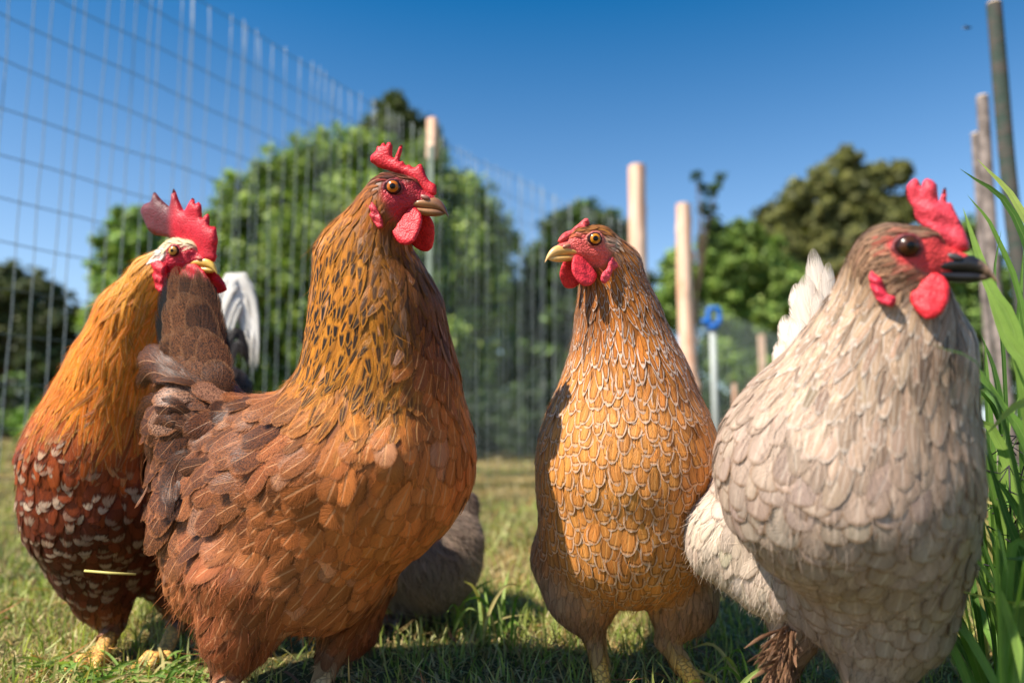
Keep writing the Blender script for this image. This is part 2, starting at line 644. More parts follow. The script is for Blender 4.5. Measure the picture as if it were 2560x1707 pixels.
class Bird:
    def __init__(self, name, label, cat, cell=0.0027):
        self.root = empty(name, label, cat)
        self.F = Field()
        self.sp, self.sr, self.sv, self.ss = [], [], [], []
        self.N = {}
        self.cell = cell
        self.feather_sets = []
        self.n_haze = 16000

    def node(self, k, x, y, d, r, st=None):
        self.N[k] = (at(x, y, d), r * d / F - SHRINK)
        if st:
            self.style_at(at(x, y, d), r * d / F, st)

    def chain(self, *ks, k=0.02):
        k = min(k, 0.02)
        for a, b in zip(ks[:-1], ks[1:]):
            self.F.add(self.N[a][0], self.N[b][0], self.N[a][1], self.N[b][1], k)

    def style_at(self, p, r, st, s=0.008):
        self.ss.append(s)
        self.sp.append(np.asarray(p, float))
        self.sr.append(r)
        self.sv.append(enc(st))

    def style_px(self, x, y, d, r, st):
        self.style_at(at(x, y, d), r * d / F, st)

    def style(self, P):
        ss = np.array(self.ss)
        sp, sr, sv = np.array(self.sp), np.array(self.sr), np.array(self.sv)
        out = np.empty((len(P), NK))
        for i in range(0, len(P), 20000):
            D = np.linalg.norm(P[i:i + 20000, None] - sp[None], axis=2) - sr[None]
            s = np.minimum(ss[D.argmin(1)][:, None], ss[None])
            D -= D.min(1, keepdims=True)
            w = np.exp(-D / s)
            w /= w.sum(1, keepdims=True)
            out[i:i + 20000] = w @ sv
        return out

    # ---- head: local units relative to the point midway between the eyes; x to the beak, y to the side seen, z up
    def head(self, eye, d, fwd, up, unit, st_face, st_crown, st_ear, st_jaw, cheeks=True):
        st_face = S(st_crown, base=st_face['base'], skin=1.0)
        if st_jaw['skin'] > .5:
            st_jaw = S(st_crown, base=st_jaw['base'], skin=1.0)
        f = nrm(vec(*fwd))
        u0 = vec(*up)
        u = nrm(u0 - f * (u0 @ f))
        s = np.cross(f, u)
        E = at(*eye, d)
        if s @ (CAMP - E) < 0:
            s = -s
        self.hf, self.hs, self.hu, self.unit = f, s, u, unit
        self.ho = E - s * 1.22 * unit
        H = self.H
        A = self.F.add
        q = unit
        A(H(-0.85, 0, -0.05), H(0.55, 0, -0.12), 1.36 * q, 1.15 * q, 0.3 * q)
        A(H(0.5, 0, -0.25), H(2.35, 0, -0.85), 1.0 * q, 0.50 * q, 0.3 * q)
        A(H(-0.6, 0, -1.15), H(1.5, 0, -1.3), 1.0 * q, 0.48 * q, 0.35 * q)
        for sg in (1, -1):      # brow and cheek
            A(H(-0.5, sg * 0.75, 0.55), H(1.1, sg * 0.55, 0.35), 0.50 * q, 0.36 * q, 0.25 * q)
            A(H(-0.3, sg * 0.8, -0.9), H(1.0, sg * 0.6, -1.0), 0.45 * q, 0.3 * q, 0.3 * q)
            red = [(0.1, 1.2, -0.1, .75), (1.2, 0.8, -0.5, .75), (2.2, .4, -.7, .6), (1.3, .5, -1.5, .4)]
            if cheeks:
                red += [(0.5, 1.0, -1.0, .8), (-0.35, 1.2, -0.8, .7), (-.3, 1.05, -1.5, .75), (-.75, 1.1, -1.15, .6), (.5, .85, -1.75, .7)]
            else:
                red += [(-.5, 1.2, .05, .40), (.05, 1.1, .45, .40), (0, 1.25, -.5, .45), (.8, .9, -.9, .45)]
                for (x, y, z, r) in ((-.2, 1.1, -1.3, .5), (-.8, 1.15, -.7, .5), (-.3, .95, -1.7, .5), (.5, .85, -1.5, .4)):
                    self.style_at(H(x, sg * y, z), r * q, st_ear, .0012)
            for (x, y, z, r) in red:
                self.style_at(H(x, sg * y, z), r * q, st_face, .0008)
            self.style_at(H(-1.15, sg * 1.15, -0.35), 0.55 * q, st_ear, .0015)
            self.style_at(H(0.7, sg * 0.55, 0.95), 0.55 * q, st_crown, .0015)
            self.style_at(H(-0.7, sg * 0.95, 0.8), 0.6 * q, st_crown, .0015)
            self.style_at(H(-0.5, sg * 0.8, -1.9), 0.5 * q, st_jaw, .002)
        self.style_at(H(1.5, 0, 0.55), 0.4 * q, st_crown, .0015)
        self.style_at(H(0, 0, 1.2), 0.7 * q, st_crown, .0015)
        self.style_at(H(-1.6, 0, 0.8), 0.8 * q, st_crown, .0015)
        self.style_at(H(0.3, 0, -2.1), 0.5 * q, st_jaw, .002)

    def H(self, x, y, z):
        return self.ho + self.unit * (self.hf * x + self.hs * y + self.hu * z)

    def local(self, p):
        r = (np.asarray(p) - self.ho) / self.unit
        return np.array((r @ self.hf, r @ self.hs, r @ self.hu))

    def face_parts(self, iris, beak_mat, nostril_mat, lid_col, flesh, eye_r=0.62, pup=0.215, iri=0.41, beak_len=1.0):
        q = self.unit
        for sg in (1, -1):
            # eyeball: rings round the sideways axis; materials for pupil, iris, rim
            ys = np.linspace(2.4, 0.4, 81)
            dv = self.F(np.array([self.H(0, sg * y, 0) for y in ys]))
            c = self.H(0, sg * (ys[np.argmax(dv < 0)] - 0.22 * eye_r), 0)
            ax = nrm(self.hs * sg + self.hf * 0.34)
            a1 = nrm(np.cross(ax, self.hu))
            a2 = np.cross(ax, a1)
            angs = [0, math.asin(pup / eye_r) * .55, math.asin(pup / eye_r), math.asin(pup / eye_r) * 1.02, (math.asin(pup / eye_r) + math.asin(iri / eye_r)) / 2,
                    math.asin(iri / eye_r), math.asin(iri / eye_r) * 1.03, 1.25, 1.57, 2.2, 3.14159]
            ns = 28
            V = []
            for a in angs:
                for j in range(ns):
                    t = 2 * math.pi * j / ns
                    V.append(c + q * eye_r * (ax * math.cos(a) + (a1 * math.cos(t) + a2 * math.sin(t)) * math.sin(a)))
            Q = [[i * ns + j, i * ns + (j + 1) % ns, (i + 1) * ns + (j + 1) % ns, (i + 1) * ns + j] for i in range(len(angs) - 1) for j in range(ns)]
            mi = [0 if i < 2 else 1 if 2 <= i < 5 else 2 for i in range(len(angs) - 1) for j in range(ns)]
            me = mesh_np("eye", V, np.array(Q), M_PUPIL, link=False)
            me.materials.append(iris)
            me.materials.append(M_RIM)
            me.polygons.foreach_set("material_index", np.array(mi, np.int32))
            eo = obj("eye", me, self.root)
            # eyelid: wrinkled ring
            n1, n2 = 32, 8
            V, cc = [], []
            for i in range(n1):
                t = 2 * math.pi * i / n1
                rr = eye_r * (0.97 + 0.04 * math.sin(3 * t + 1))
                rm = 0.115 * (1 + 0.15 * math.sin(9 * t))
                e = a1 * math.cos(t) * 1.08 + a2 * math.sin(t) * 0.92
                for j in range(n2):
                    w = 2 * math.pi * j / n2
                    V.append(c + q * (e * (rr + rm * math.cos(w)) + ax * (0.20 * eye_r + rm * math.sin(w))))
            Q = [[i * n2 + j, ((i + 1) % n1) * n2 + j, ((i + 1) % n1) * n2 + (j + 1) % n2, i * n2 + (j + 1) % n2] for i in range(n1) for j in range(n2)]
            mesh_np("eyelid", V, np.array(Q), M_FLESH, eo, {"c_base": np.tile((*lid_col, 1), (len(V), 1))})
            # nostril flap
            V, Q = [], []
            cN = self.H(2.08, sg * 0.50, -0.60)
            axx, axy, axz = nrm(self.hf * 1 - self.hu * 0.36), nrm(self.hu + self.hf * .36), self.hs * sg
            for i in range(7):
                th = math.pi * i / 6
                for j in range(10):
                    ph = 2 * math.pi * j / 10
                    V.append(cN + q * (axx * 0.42 * math.cos(th) + axy * 0.20 * math.sin(th) * math.cos(ph) + axz * 0.19 * math.sin(th) * math.sin(ph)))
            for i in range(6):
                for j in range(10):
                    Q.append([i * 10 + j, i * 10 + (j + 1) % 10, (i + 1) * 10 + (j + 1) % 10, (i + 1) * 10 + j])
            mesh_np("nostril", V, np.array(Q), nostril_mat, self.root)
        # beak, two halves
        xs = np.array([0.95, 1.7, 2.3, 2.75, 3.15, 3.5, 3.68, 3.78]) * 1.0
        top = np.array([-0.95, -0.62, -0.50, -0.52, -0.75, -1.20, -1.62, -1.98])
        bot = np.array([-1.30, -1.34, -1.40, -1.44, -1.52, -1.70, -1.88, -2.02])
        wd = np.array([0.80, 0.68, 0.56, 0.46, 0.35, 0.21, 0.11, 0.02])
        self.loft_beak("upper_beak", xs, top, bot, wd, beak_mat, beak_len)
        xs = np.array([0.9, 1.7, 2.3, 2.75, 3.1, 3.35, 3.48])
        top = np.array([-1.20, -1.24, -1.30, -1.34, -1.42, -1.52, -1.62])
        bot = np.array([-1.58, -1.78, -1.88, -1.90, -1.86, -1.80, -1.74])
        wd = np.array([0.76, 0.62, 0.50, 0.40, 0.28, 0.14, 0.03])
        self.loft_beak("lower_beak", xs, top, bot, wd, beak_mat, beak_len)

    def loft_beak(self, name, xs, top, bot, wd, mat, bl):
        n = 22
        X = np.linspace(xs[0], xs[-1], n)
        tp, bt, ww = np.interp(X, xs, top), np.interp(X, xs, bot), np.interp(X, xs, wd)
        k = np.ones(3) / 3
        for a in (tp, bt, ww):
            a[1:-1] = np.convolve(a, k, 'valid')
        V, uv = [], []
        ns = 16
        for i in range(n):
            for j in range(ns):
                t = 2 * math.pi * j / ns
                cs, sn = math.cos(t), math.sin(t)
                y = ww[i] * math.copysign(abs(cs) ** 0.8, cs)
                z = (tp[i] + bt[i]) / 2 + (tp[i] - bt[i]) / 2 * math.copysign(abs(sn) ** 0.9, sn)
                xx = xs[0] + (X[i] - xs[0]) * (1 if X[i] < 1.5 else 1 + (bl - 1) * (X[i] - 1.5) / 2)
                V.append(self.H(xx, y, z))
                uv.append((cs, (X[i] - 0.9) / 2.9, 0, 1))
        Q = np.array([[i * ns + j, i * ns + (j + 1) % ns, (i + 1) * ns + (j + 1) % ns, (i + 1) * ns + j] for i in range(n - 1) for j in range(ns)])
        mesh_np(name, V, Q, mat, self.root, {"f_uv": np.array(uv)})

    def surf_d(self, x, y, lo=.3, hi=1.3):
        ds = np.linspace(lo, hi, 500)
        dv = self.F(np.array([at(x, y, d) for d in ds]))
        return ds[np.argmax(dv < 0)] if (dv < 0).any() else None

    def on_surface(self, poly, off=.002):
        c = np.mean(poly, 0)
        ds = [self.surf_d(*p) for p in [c] + [0.5 * (np.array(q) + c) for q in poly[::2]]]
        ds = [d for d in ds if d]
        return at(*c, min(ds) - off)

    def inflate(self, name, poly_px, plane_p, plane_n, T, R, col, col2=None, mirror=False, bend=0.0, wob=0.0, step=None):
        """a fleshy lobe: outline on a plane, swelling from a thin rim to thickness T"""
        pn = nrm(plane_n)
        P3 = []
        for (x, y) in poly_px:
            r = at(x, y, 1.0) - CAMP
            P3.append(CAMP + r * (((plane_p - CAMP) @ pn) / (r @ pn)))
        P3 = np.array(P3)
        c = P3.mean(0)
        e1 = nrm(np.cross(pn, self.hu))
        e2 = np.cross(pn, e1)
        p2 = np.stack([(P3 - c) @ e1, (P3 - c) @ e2], 1)
        n = len(p2)
        # round the outline a little
        fine = []
        for i in range(n):
            a, b, cc = p2[i - 1], p2[i], p2[(i + 1) % n]
            fine += [b * 0.75 + a * 0.25, b * 0.9 + a * .05 + cc * .05, b * 0.75 + cc * 0.25]
        p2 = np.array(fine)
        size = np.ptp(p2, axis=0).max()
        st = step or size / 26
        gx, gy = np.meshgrid(np.arange(p2[:, 0].min(), p2[:, 0].max(), st), np.arange(p2[:, 1].min(), p2[:, 1].max(), st * .87))
        gx[1::2] += st / 2
        g = np.stack([gx.ravel(), gy.ravel()], 1)

        def dist_in(q):
            a, b = p2, np.roll(p2, -1, 0)
            ab = b - a
            t = np.clip(((q[:, None] - a) * ab).sum(2) / (ab * ab).sum(1), 0, 1)
            dd = np.linalg.norm(q[:, None] - a - t[..., None] * ab, axis=2).min(1)
            x, y = q[:, 0][:, None], q[:, 1][:, None]
            cr = ((a[:, 1] > y) != (b[:, 1] > y)) & (x < (b[:, 0] - a[:, 0]) * (y - a[:, 1]) / (b[:, 1] - a[:, 1] + 1e-12) + a[:, 0])
            return np.where(cr.sum(1) % 2 == 1, dd, -dd)
        di = dist_in(g)
        g = g[di > st * 0.45]
        allp = np.vstack([p2, g])
        nb = len(p2)
        res = delaunay_2d_cdt([Vector(p) for p in allp], [], [list(range(nb))], 1, 1e-7)
        v2 = np.array([tuple(v) for v in res[0]])
        tris = np.array([f for f in res[2] if len(f) == 3])
        dd = np.maximum(dist_in(v2), 0)
        dd[dd < 1e-5] = 0
        h = T * np.sqrt(np.clip(1 - (1 - np.clip(dd / R, 0, 1)) ** 2, 0, 1))
        rn = RNG.normal(0, 1, len(v2)) * wob
        wv = wob * 2.2 * (np.sin(v2[:, 0] / size * 19 + 1) + np.sin(v2[:, 1] / size * 23 + v2[:, 0] / size * 9))
        off = bend * ((v2[:, 1] / size) ** 2) * size
        base = c + v2[:, :1] * e1 + v2[:, 1:] * e2 + pn * (off + wv * (dd > 0))[:, None]
        A = base + pn * (h + np.abs(rn) * (dd > 0))[:, None]
        B = base - pn * (h + np.abs(rn) * (dd > 0))[:, None]
        m = len(v2)
        V = np.vstack([A, B])
        Tt = np.vstack([tris, tris[:, ::-1] + m])
        # weld the rim
        rim = np.where(dd == 0)[0]
        mp = np.arange(2 * m)
        mp[rim + m] = rim
        Tt = mp[Tt]
        used = np.unique(Tt)
        inv = np.full(2 * m, -1)
        inv[used] = np.arange(len(used))
        V, Tt = V[used], inv[Tt]
        C = np.tile((*col, 1.0), (len(V), 1))
        if col2:
            cc2, fn = col2
            w = fn(V)[:, None]
            C[:, :3] = C[:, :3] * (1 - w) + np.array(cc2) * w
        o = mesh_np(name, V, Tt, M_FLESH, self.root, {"c_base": C})
        if mirror:
            L = (V - self.ho)
            V2 = V - 2 * (L @ self.hs)[:, None] * self.hs[None]
            mesh_np(name, V2, Tt[:, ::-1], M_FLESH, self.root, {"c_base": C})
        return o

    # ---- legs
    def leg(self, hock, foot, r0, r1, st, toe_dir, toes=True, ts=1.0):
        hp, fp = np.asarray(hock), np.asarray(foot)
        self.F.add(hp, fp, r0, r1, 0.008)
        n = max(3, int(np.linalg.norm(fp - hp) / 0.012))
        for t in np.linspace(0.12, 1.0, n):
            self.style_at(hp + (fp - hp) * t, (r0 + (r1 - r0) * t), st)
        if toes:
            td = nrm(np.array((toe_dir[0], toe_dir[1], 0.0)))
            sd = np.array((-td[1], td[0], 0))
            for a, L in ((0.0, 0.055), (0.75, 0.045), (-0.75, 0.045), (math.pi, 0.022)):
                L = L * ts
                dr = td * math.cos(a) + sd * math.sin(a)
                m1 = fp + dr * L * 0.5 + np.array((0, 0, 0.004))
                m2 = fp + dr * L + np.array((0, 0, -0.004))
                self.F.add(fp, m1, r1 * 0.85, 0.0052, 0.004)
                self.F.add(m1, m2, 0.0052, 0.0032, 0.003)
                for p in (m1, m2):
                    self.style_at(p, 0.006, st)

    # ---- body mesh
    def build_body(self, under=0.55):
        V, Q = self.F.mesh(self.cell)
        stl = self.style(V)
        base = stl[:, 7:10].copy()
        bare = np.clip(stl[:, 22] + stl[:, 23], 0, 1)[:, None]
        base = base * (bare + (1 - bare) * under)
        par = np.zeros((len(V), 4))
        par[:, 0], par[:, 1] = stl[:, 22], stl[:, 23]
        par[:, 3] = 1
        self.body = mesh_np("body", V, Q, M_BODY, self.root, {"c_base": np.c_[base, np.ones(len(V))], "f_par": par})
        self.V, self.Q = V, Q
        return self

    # ---- feathers
    def scatter(self, cand=60000, dens=1.0, seed=3):
        rng = np.random.default_rng(seed)
        V, Q = self.V, self.Q
        a, b, c, d = (V[Q[:, i]] for i in range(4))
        ar = np.linalg.norm(np.cross(c - a, d - b), axis=1)
        fi = rng.choice(len(Q), cand, p=ar / ar.sum())
        s, t = rng.random((2, cand))
        P = (a[fi] * ((1 - s) * (1 - t))[:, None] + b[fi] * (s * (1 - t))[:, None] + c[fi] * (s * t)[:, None] + d[fi] * ((1 - s) * t)[:, None])
        st = self.style(P)
        ok = (st[:, 22] < 0.5) & (st[:, 23] < 0.5)
        P, st = P[ok], st[ok]
        R = st[:, 24] * dens * 0.88
        cell = 0.006
        grid = {}
        keep = []
        ci = np.floor(P / cell).astype(int)
        for i in range(len(P)):
            r = R[i]
            m = int(math.ceil(r / cell))
            x, y, z = ci[i]
            p = P[i]
            r2 = r * r
            bad = False
            for dx in range(-m, m + 1):
                for dy in range(-m, m + 1):
                    for dz in range(-m, m + 1):
                        for j in grid.get((x + dx, y + dy, z + dz), ()):
                            q = P[j]
                            if (p[0] - q[0]) ** 2 + (p[1] - q[1]) ** 2 + (p[2] - q[2]) ** 2 < r2:
                                bad = True
                                break
                        if bad:
                            break
                    if bad:
                        break
                if bad:
                    break
            if not bad:
                keep.append(i)
                grid.setdefault((x, y, z), []).append(i)
        return P[keep], st[keep]

    def grow(self, P, st, seed=5, yaw=0.16, hook=None):
        """feathers that lie along the body: each follows the flow over the surface, its tip lifted over the next"""
        rng = np.random.default_rng(seed)
        n = len(P)
        if hook:
            hook(P, st, rng)
        L = st[:, 3] * rng.uniform(0.75, 1.25, n)
        W = st[:, 4] * rng.uniform(0.78, 1.25, n)
        tip = np.clip(st[:, 5] + rng.normal(0, 0.07, n), 0, 1)
        lift = st[:, 6] * np.where(st[:, 6] > .01, .6, .45) * rng.uniform(0.4, 1.8, n)
        ya = rng.normal(0, yaw * 1.35, n)
        tw = rng.normal(0, 0.10, n)
        X = P.copy()
        VV = np.zeros((n, 7, 5, 3))
        flow = st[:, 0:3]
        prev = 0.0
        for r, v in enumerate(PV):
            if r:
                X = X + T * ((v - prev) * L)[:, None]
                prev = v
            g = self.F.grad(X)
            if r:
                X = X - g * (self.F(X))[:, None]
            if r % 2 == 0 and r:
                flow = 0.5 * flow + 0.5 * self.style(X)[:, 0:3]
            T = flow - g * (flow * g).sum(1, keepdims=True)
            T = nrm(T)
            B = np.cross(g, T)
            T = nrm(T * np.cos(ya)[:, None] + B * np.sin(ya)[:, None])
            B = np.cross(g, T)
            pw = W * profile(np.full(n, v), tip)
            for c, uu in enumerate(PU):
                lat = uu * pw
                VV[:, r, c] = X + B * lat[:, None] + g * (0.0006 + lift * v ** 1.3 - 0.10 * np.abs(lat) * abs(uu) * (0.4 + 0.6 * v) + tw * lat * v)[:, None]
        self.add_set(VV, st, rng)

    def add_set(self, VV, st, rng, names=None):
        n = len(VV)
        vy = rng.normal(1, 1, n)
        vy = np.clip(1 + rng.normal(0, 1, n) * st[:, 26], 0.4, 1.7)[:, None]
        hue = 1 + rng.normal(0, 0.02, (n, 3))
        uv = np.zeros((n, 7, 5, 4))
        uv[..., 0] = PU[None, None]
        uv[..., 1] = PV[None, :, None]
        uv[..., 2] = rng.random(n)[:, None, None]
        uv[..., 3] = 1
        def rep(a):
            a = np.concatenate([a, np.ones((n, 4 - a.shape[1]))], 1) if a.shape[1] < 4 else a
            return np.repeat(a, 35, 0)
        dat = {"f_uv": uv.reshape(-1, 4),
               "c_base": rep(np.clip(st[:, 7:10] * vy * hue, 0, 1)), "c_edge": rep(np.clip(st[:, 10:13] * (0.5 + 0.5 * vy), 0, 1)), "c_shaft": rep(st[:, 13:16]),
               "f_par": rep(np.stack([st[:, 16], st[:, 17], st[:, 18], st[:, 19]], 1)),
               "f_par2": rep(np.stack([st[:, 20], st[:, 25], st[:, 21], np.ones(n)], 1))}
        self.feather_sets.append((VV.reshape(n, 35, 3), dat, names))

    def big(self, specs, st, seed=1, name="tail_feather", tuck=False):
        """long tail or covert feathers: each spec = ([(x, y, d), ...], half width, side lean)"""
        rng = np.random.default_rng(seed)
        PB = np.concatenate([np.linspace(0, .8, 11), [.86, .91, .95, .98, 1.0]])
        nr = len(PB)
        gq = np.array([[r * 5 + c, r * 5 + c + 1, (r + 1) * 5 + c + 1, (r + 1) * 5 + c] for r in range(nr - 1) for c in range(4)])
        for i, (pts, hw, lean) in enumerate(specs):
            if tuck:
                h = self.surf_d(pts[0][0], pts[0][1])
                if h:
                    pts = [(pts[0][0], pts[0][1], h + .012)] + list(pts[1:])
            sp = np.array([at(*p) for p in pts])
            dm = np.mean([p[2] for p in pts])
            c = catmull(sp, 101)
            T = nrm(np.gradient(c, axis=0))
            k = (PB * 100).astype(int)
            c, T = c[k], T[k]
            side = nrm(np.cross(T, -FW[None] + lean * RT[None] + 0.15 * UP[None]))
            nn = np.cross(side, T)
            pw = hw * dm / F * profile(PB, st["tip"]) * rng.uniform(.9, 1.1) * (1 + rng.normal(0, .05, nr))
            VV = np.zeros((nr, 5, 3))
            for cidx, uu in enumerate(PU):
                VV[:, cidx] = c + side * (uu * pw)[:, None] - nn * (0.18 * np.abs(uu * pw) * abs(uu))[:, None]
            n = nr * 5
            vy = np.clip(1 + rng.normal() * st["vary"], .5, 1.6)
            uv = np.ones((nr, 5, 4))
            uv[..., 0], uv[..., 1], uv[..., 2] = PU[None], PB[:, None], rng.random()
            one = lambda *a: np.tile(np.array(a, float), (n, 1))
            dat = {"f_uv": uv.reshape(-1, 4), "c_base": one(*np.clip(np.array(st["base"]) * vy, 0, 1), 1), "c_edge": one(*st["edge"], 1), "c_shaft": one(*st["shaft"], 1),
                   "f_par": one(st["ew"], st["pep"], st["dk"], st["shw"]), "f_par2": one(st["tipm"], 1.0, st["lacek"], 1)}
            mesh_np(name, VV.reshape(-1, 3), gq, M_FEATHER, self.root, dat)

    def strands(self, n, fn, Lm, wd, name="down", seed=9, under=0.0, spread=0.5, out=0.35):
        """loose downy filaments where fn(position) > 0"""
        rng = np.random.default_rng(seed)
        V, Q = self.V, self.Q
        idx = rng.integers(0, len(V), n * 6)
        P = V[idx]
        w = fn(P)
        ok = rng.random(len(P)) < w
        P = P[ok][:n]
        n = len(P)
        if n == 0:
            return
        st = self.style(P)
        g = self.F.grad(P)
        T = st[:, :3] - g * (st[:, :3] * g).sum(1, keepdims=True)
        T = nrm(nrm(T) + rng.normal(0, spread * .6, (n, 3)) + g * out * .4)
        Bn = nrm(np.cross(T, g + rng.normal(0, .3, (n, 3))))
        Lh = Lm * .62 * rng.uniform(.4, 1.4, n)
        cur = rng.normal(0, .6, (n, 3))
        VV = np.zeros((n, 4, 2, 3))
        for r, v in enumerate((0, .35, .7, 1.0)):
            c = P + g * 0.001 + T * (Lh * v)[:, None] + (cur + np.array((0, 0, -.5))) * (Lh * v * v * .35)[:, None]
            for k, uu in enumerate((-1, 1)):
                VV[:, r, k] = c + Bn * (uu * wd * .8 * (1 - .75 * v))
        q = np.array([[r * 2, r * 2 + 1, r * 2 + 3, r * 2 + 2] for r in range(3)])
        Qa = (q[None] + np.arange(n)[:, None, None] * 8).reshape(-1, 4)
        vy = np.clip(rng.normal(1.05, .25, n), .5, 1.7)[:, None]
        col = np.repeat(np.c_[np.clip(st[:, 7:10] * vy, 0, 1), np.ones(n)], 8, 0)
        o = mesh_np(name, VV.reshape(-1, 3), Qa, M_STRAND, self.root, {"c_base": col})
        o["kind"] = "stuff"

    def haze(self, n, L=.013, w=.00016, seed=71):
        """fine loose barbs lying over the feathers"""
        rng = np.random.default_rng(seed)
        V, Q = self.V, self.Q
        P = V[rng.integers(0, len(V), n)] + rng.normal(0, .0012, (n, 3))
        st = self.style(P)
        ok = (st[:, 22] < .3) & (st[:, 23] < .3)
        P, st = P[ok], st[ok]
        n = len(P)
        g = self.F.grad(P)
        P = P - g * self.F(P)[:, None]
        T = st[:, :3] - g * (st[:, :3] * g).sum(1, keepdims=True)
        T = nrm(nrm(T) + rng.normal(0, .30, (n, 3)))
        T = nrm(T - g * (T * g).sum(1, keepdims=True) + g * rng.uniform(.02, .22, n)[:, None])
        Bn = nrm(np.cross(T, g))
        Lh = np.minimum(L, st[:, 3] * .5) * rng.uniform(.5, 1.5, n)
        cur = rng.normal(0, .25, (n, 3))
        h0 = st[:, 6] * .30 + .0006
        VV = np.zeros((n, 3, 2, 3))
        for r, v in enumerate((0, .5, 1.0)):
            c = P + g * h0[:, None] + T * (Lh * v)[:, None] + cur * (Lh * v * v * .3)[:, None]
            for k, uu in enumerate((-1, 1)):
                VV[:, r, k] = c + Bn * (uu * w * (1.1 - .9 * v))
        q = np.array([[0, 1, 3, 2], [2, 3, 5, 4]])
        Qa = (q[None] + np.arange(n)[:, None, None] * 6).reshape(-1, 4)
        vy = np.clip(rng.normal(1.1, .3, n), .5, 1.8)[:, None]
        col = np.repeat(np.c_[np.clip(st[:, 7:10] * vy, 0, 1), np.ones(n)], 6, 0)
        mesh_np("filaments", VV.reshape(-1, 3), Qa, M_STRAND, self.root, {"c_base": col})["kind"] = "stuff"

    def finish(self, singles=300):
        self.haze(self.n_haze)
        """the feathers that show largest become parts of their own, the rest one part"""
        allV = np.concatenate([s[0] for s in self.feather_sets])
        keys = list(self.feather_sets[0][1].keys())
        dat = {k: np.concatenate([s[1][k] for s in self.feather_sets]) for k in keys}
        nm = np.concatenate([np.full(len(s[0]), s[2] or "feather", dtype=object) for s in self.feather_sets])
        n = len(allV)
        G = allV.reshape(n, 7, 5, 3)
        c = G[:, 4, 2]
        nrmv = nrm(np.cross(G[:, 5, 2] - G[:, 3, 2], G[:, 4, 4] - G[:, 4, 0]))
        w = np.linalg.norm(G[:, 4, 4] - G[:, 4, 0], axis=1) * np.linalg.norm(G[:, 6, 2] - G[:, 2, 2], axis=1)
        view = nrm(CAMP - c)
        facing = np.abs((nrmv * view).sum(1))
        front = (self.F.grad(c) * view).sum(1) > 0.05
        rel = c - CAMP
        dz = rel @ FW
        px, py = CX + F * (rel @ RT) / dz, CY - F * (rel @ UP) / dz
        inside = (px > 0) & (px < 2352) & (py > 0) & (py < 1568)
        score = w * facing / dz ** 2 * inside * np.where(front | (nm != "feather"), 1, 0.0)
        # leave out what stands behind the bird's own neck or wing: keep those nearest the viewer in each small patch
        order = np.argsort(-score)
        single = order[:singles]
        single = single[score[single] > 0]
        mask = np.zeros(n, bool)
        mask[single] = True
        for i in single:
            sl = slice(i * 35, i * 35 + 35)
            mesh_np(nm[i], allV[i], GRID_Q, M_FEATHER, self.root, {k: dat[k][sl] for k in keys})
        rest = np.where(~mask)[0]
        vi = (rest[:, None] * 35 + np.arange(35)).ravel()
        Qa = (GRID_Q[None] + (np.arange(len(rest)) * 35)[:, None, None]).reshape(-1, 4)
        o = mesh_np("plumage", allV.reshape(-1, 3)[vi], Qa, M_FEATHER, self.root, {k: dat[k][vi] for k in keys})
        o["kind"] = "stuff"


M_STRAND = vcol_material("down", 0.6, 0.2, 0.0, 200, 0.2)


def px(crop, scale, pts):
    """points read off an enlarged crop of the photograph -> view measurements"""
    return [((crop[0] + x / scale) / SCL, (crop[1] + y / scale) / SCL) for x, y in pts]


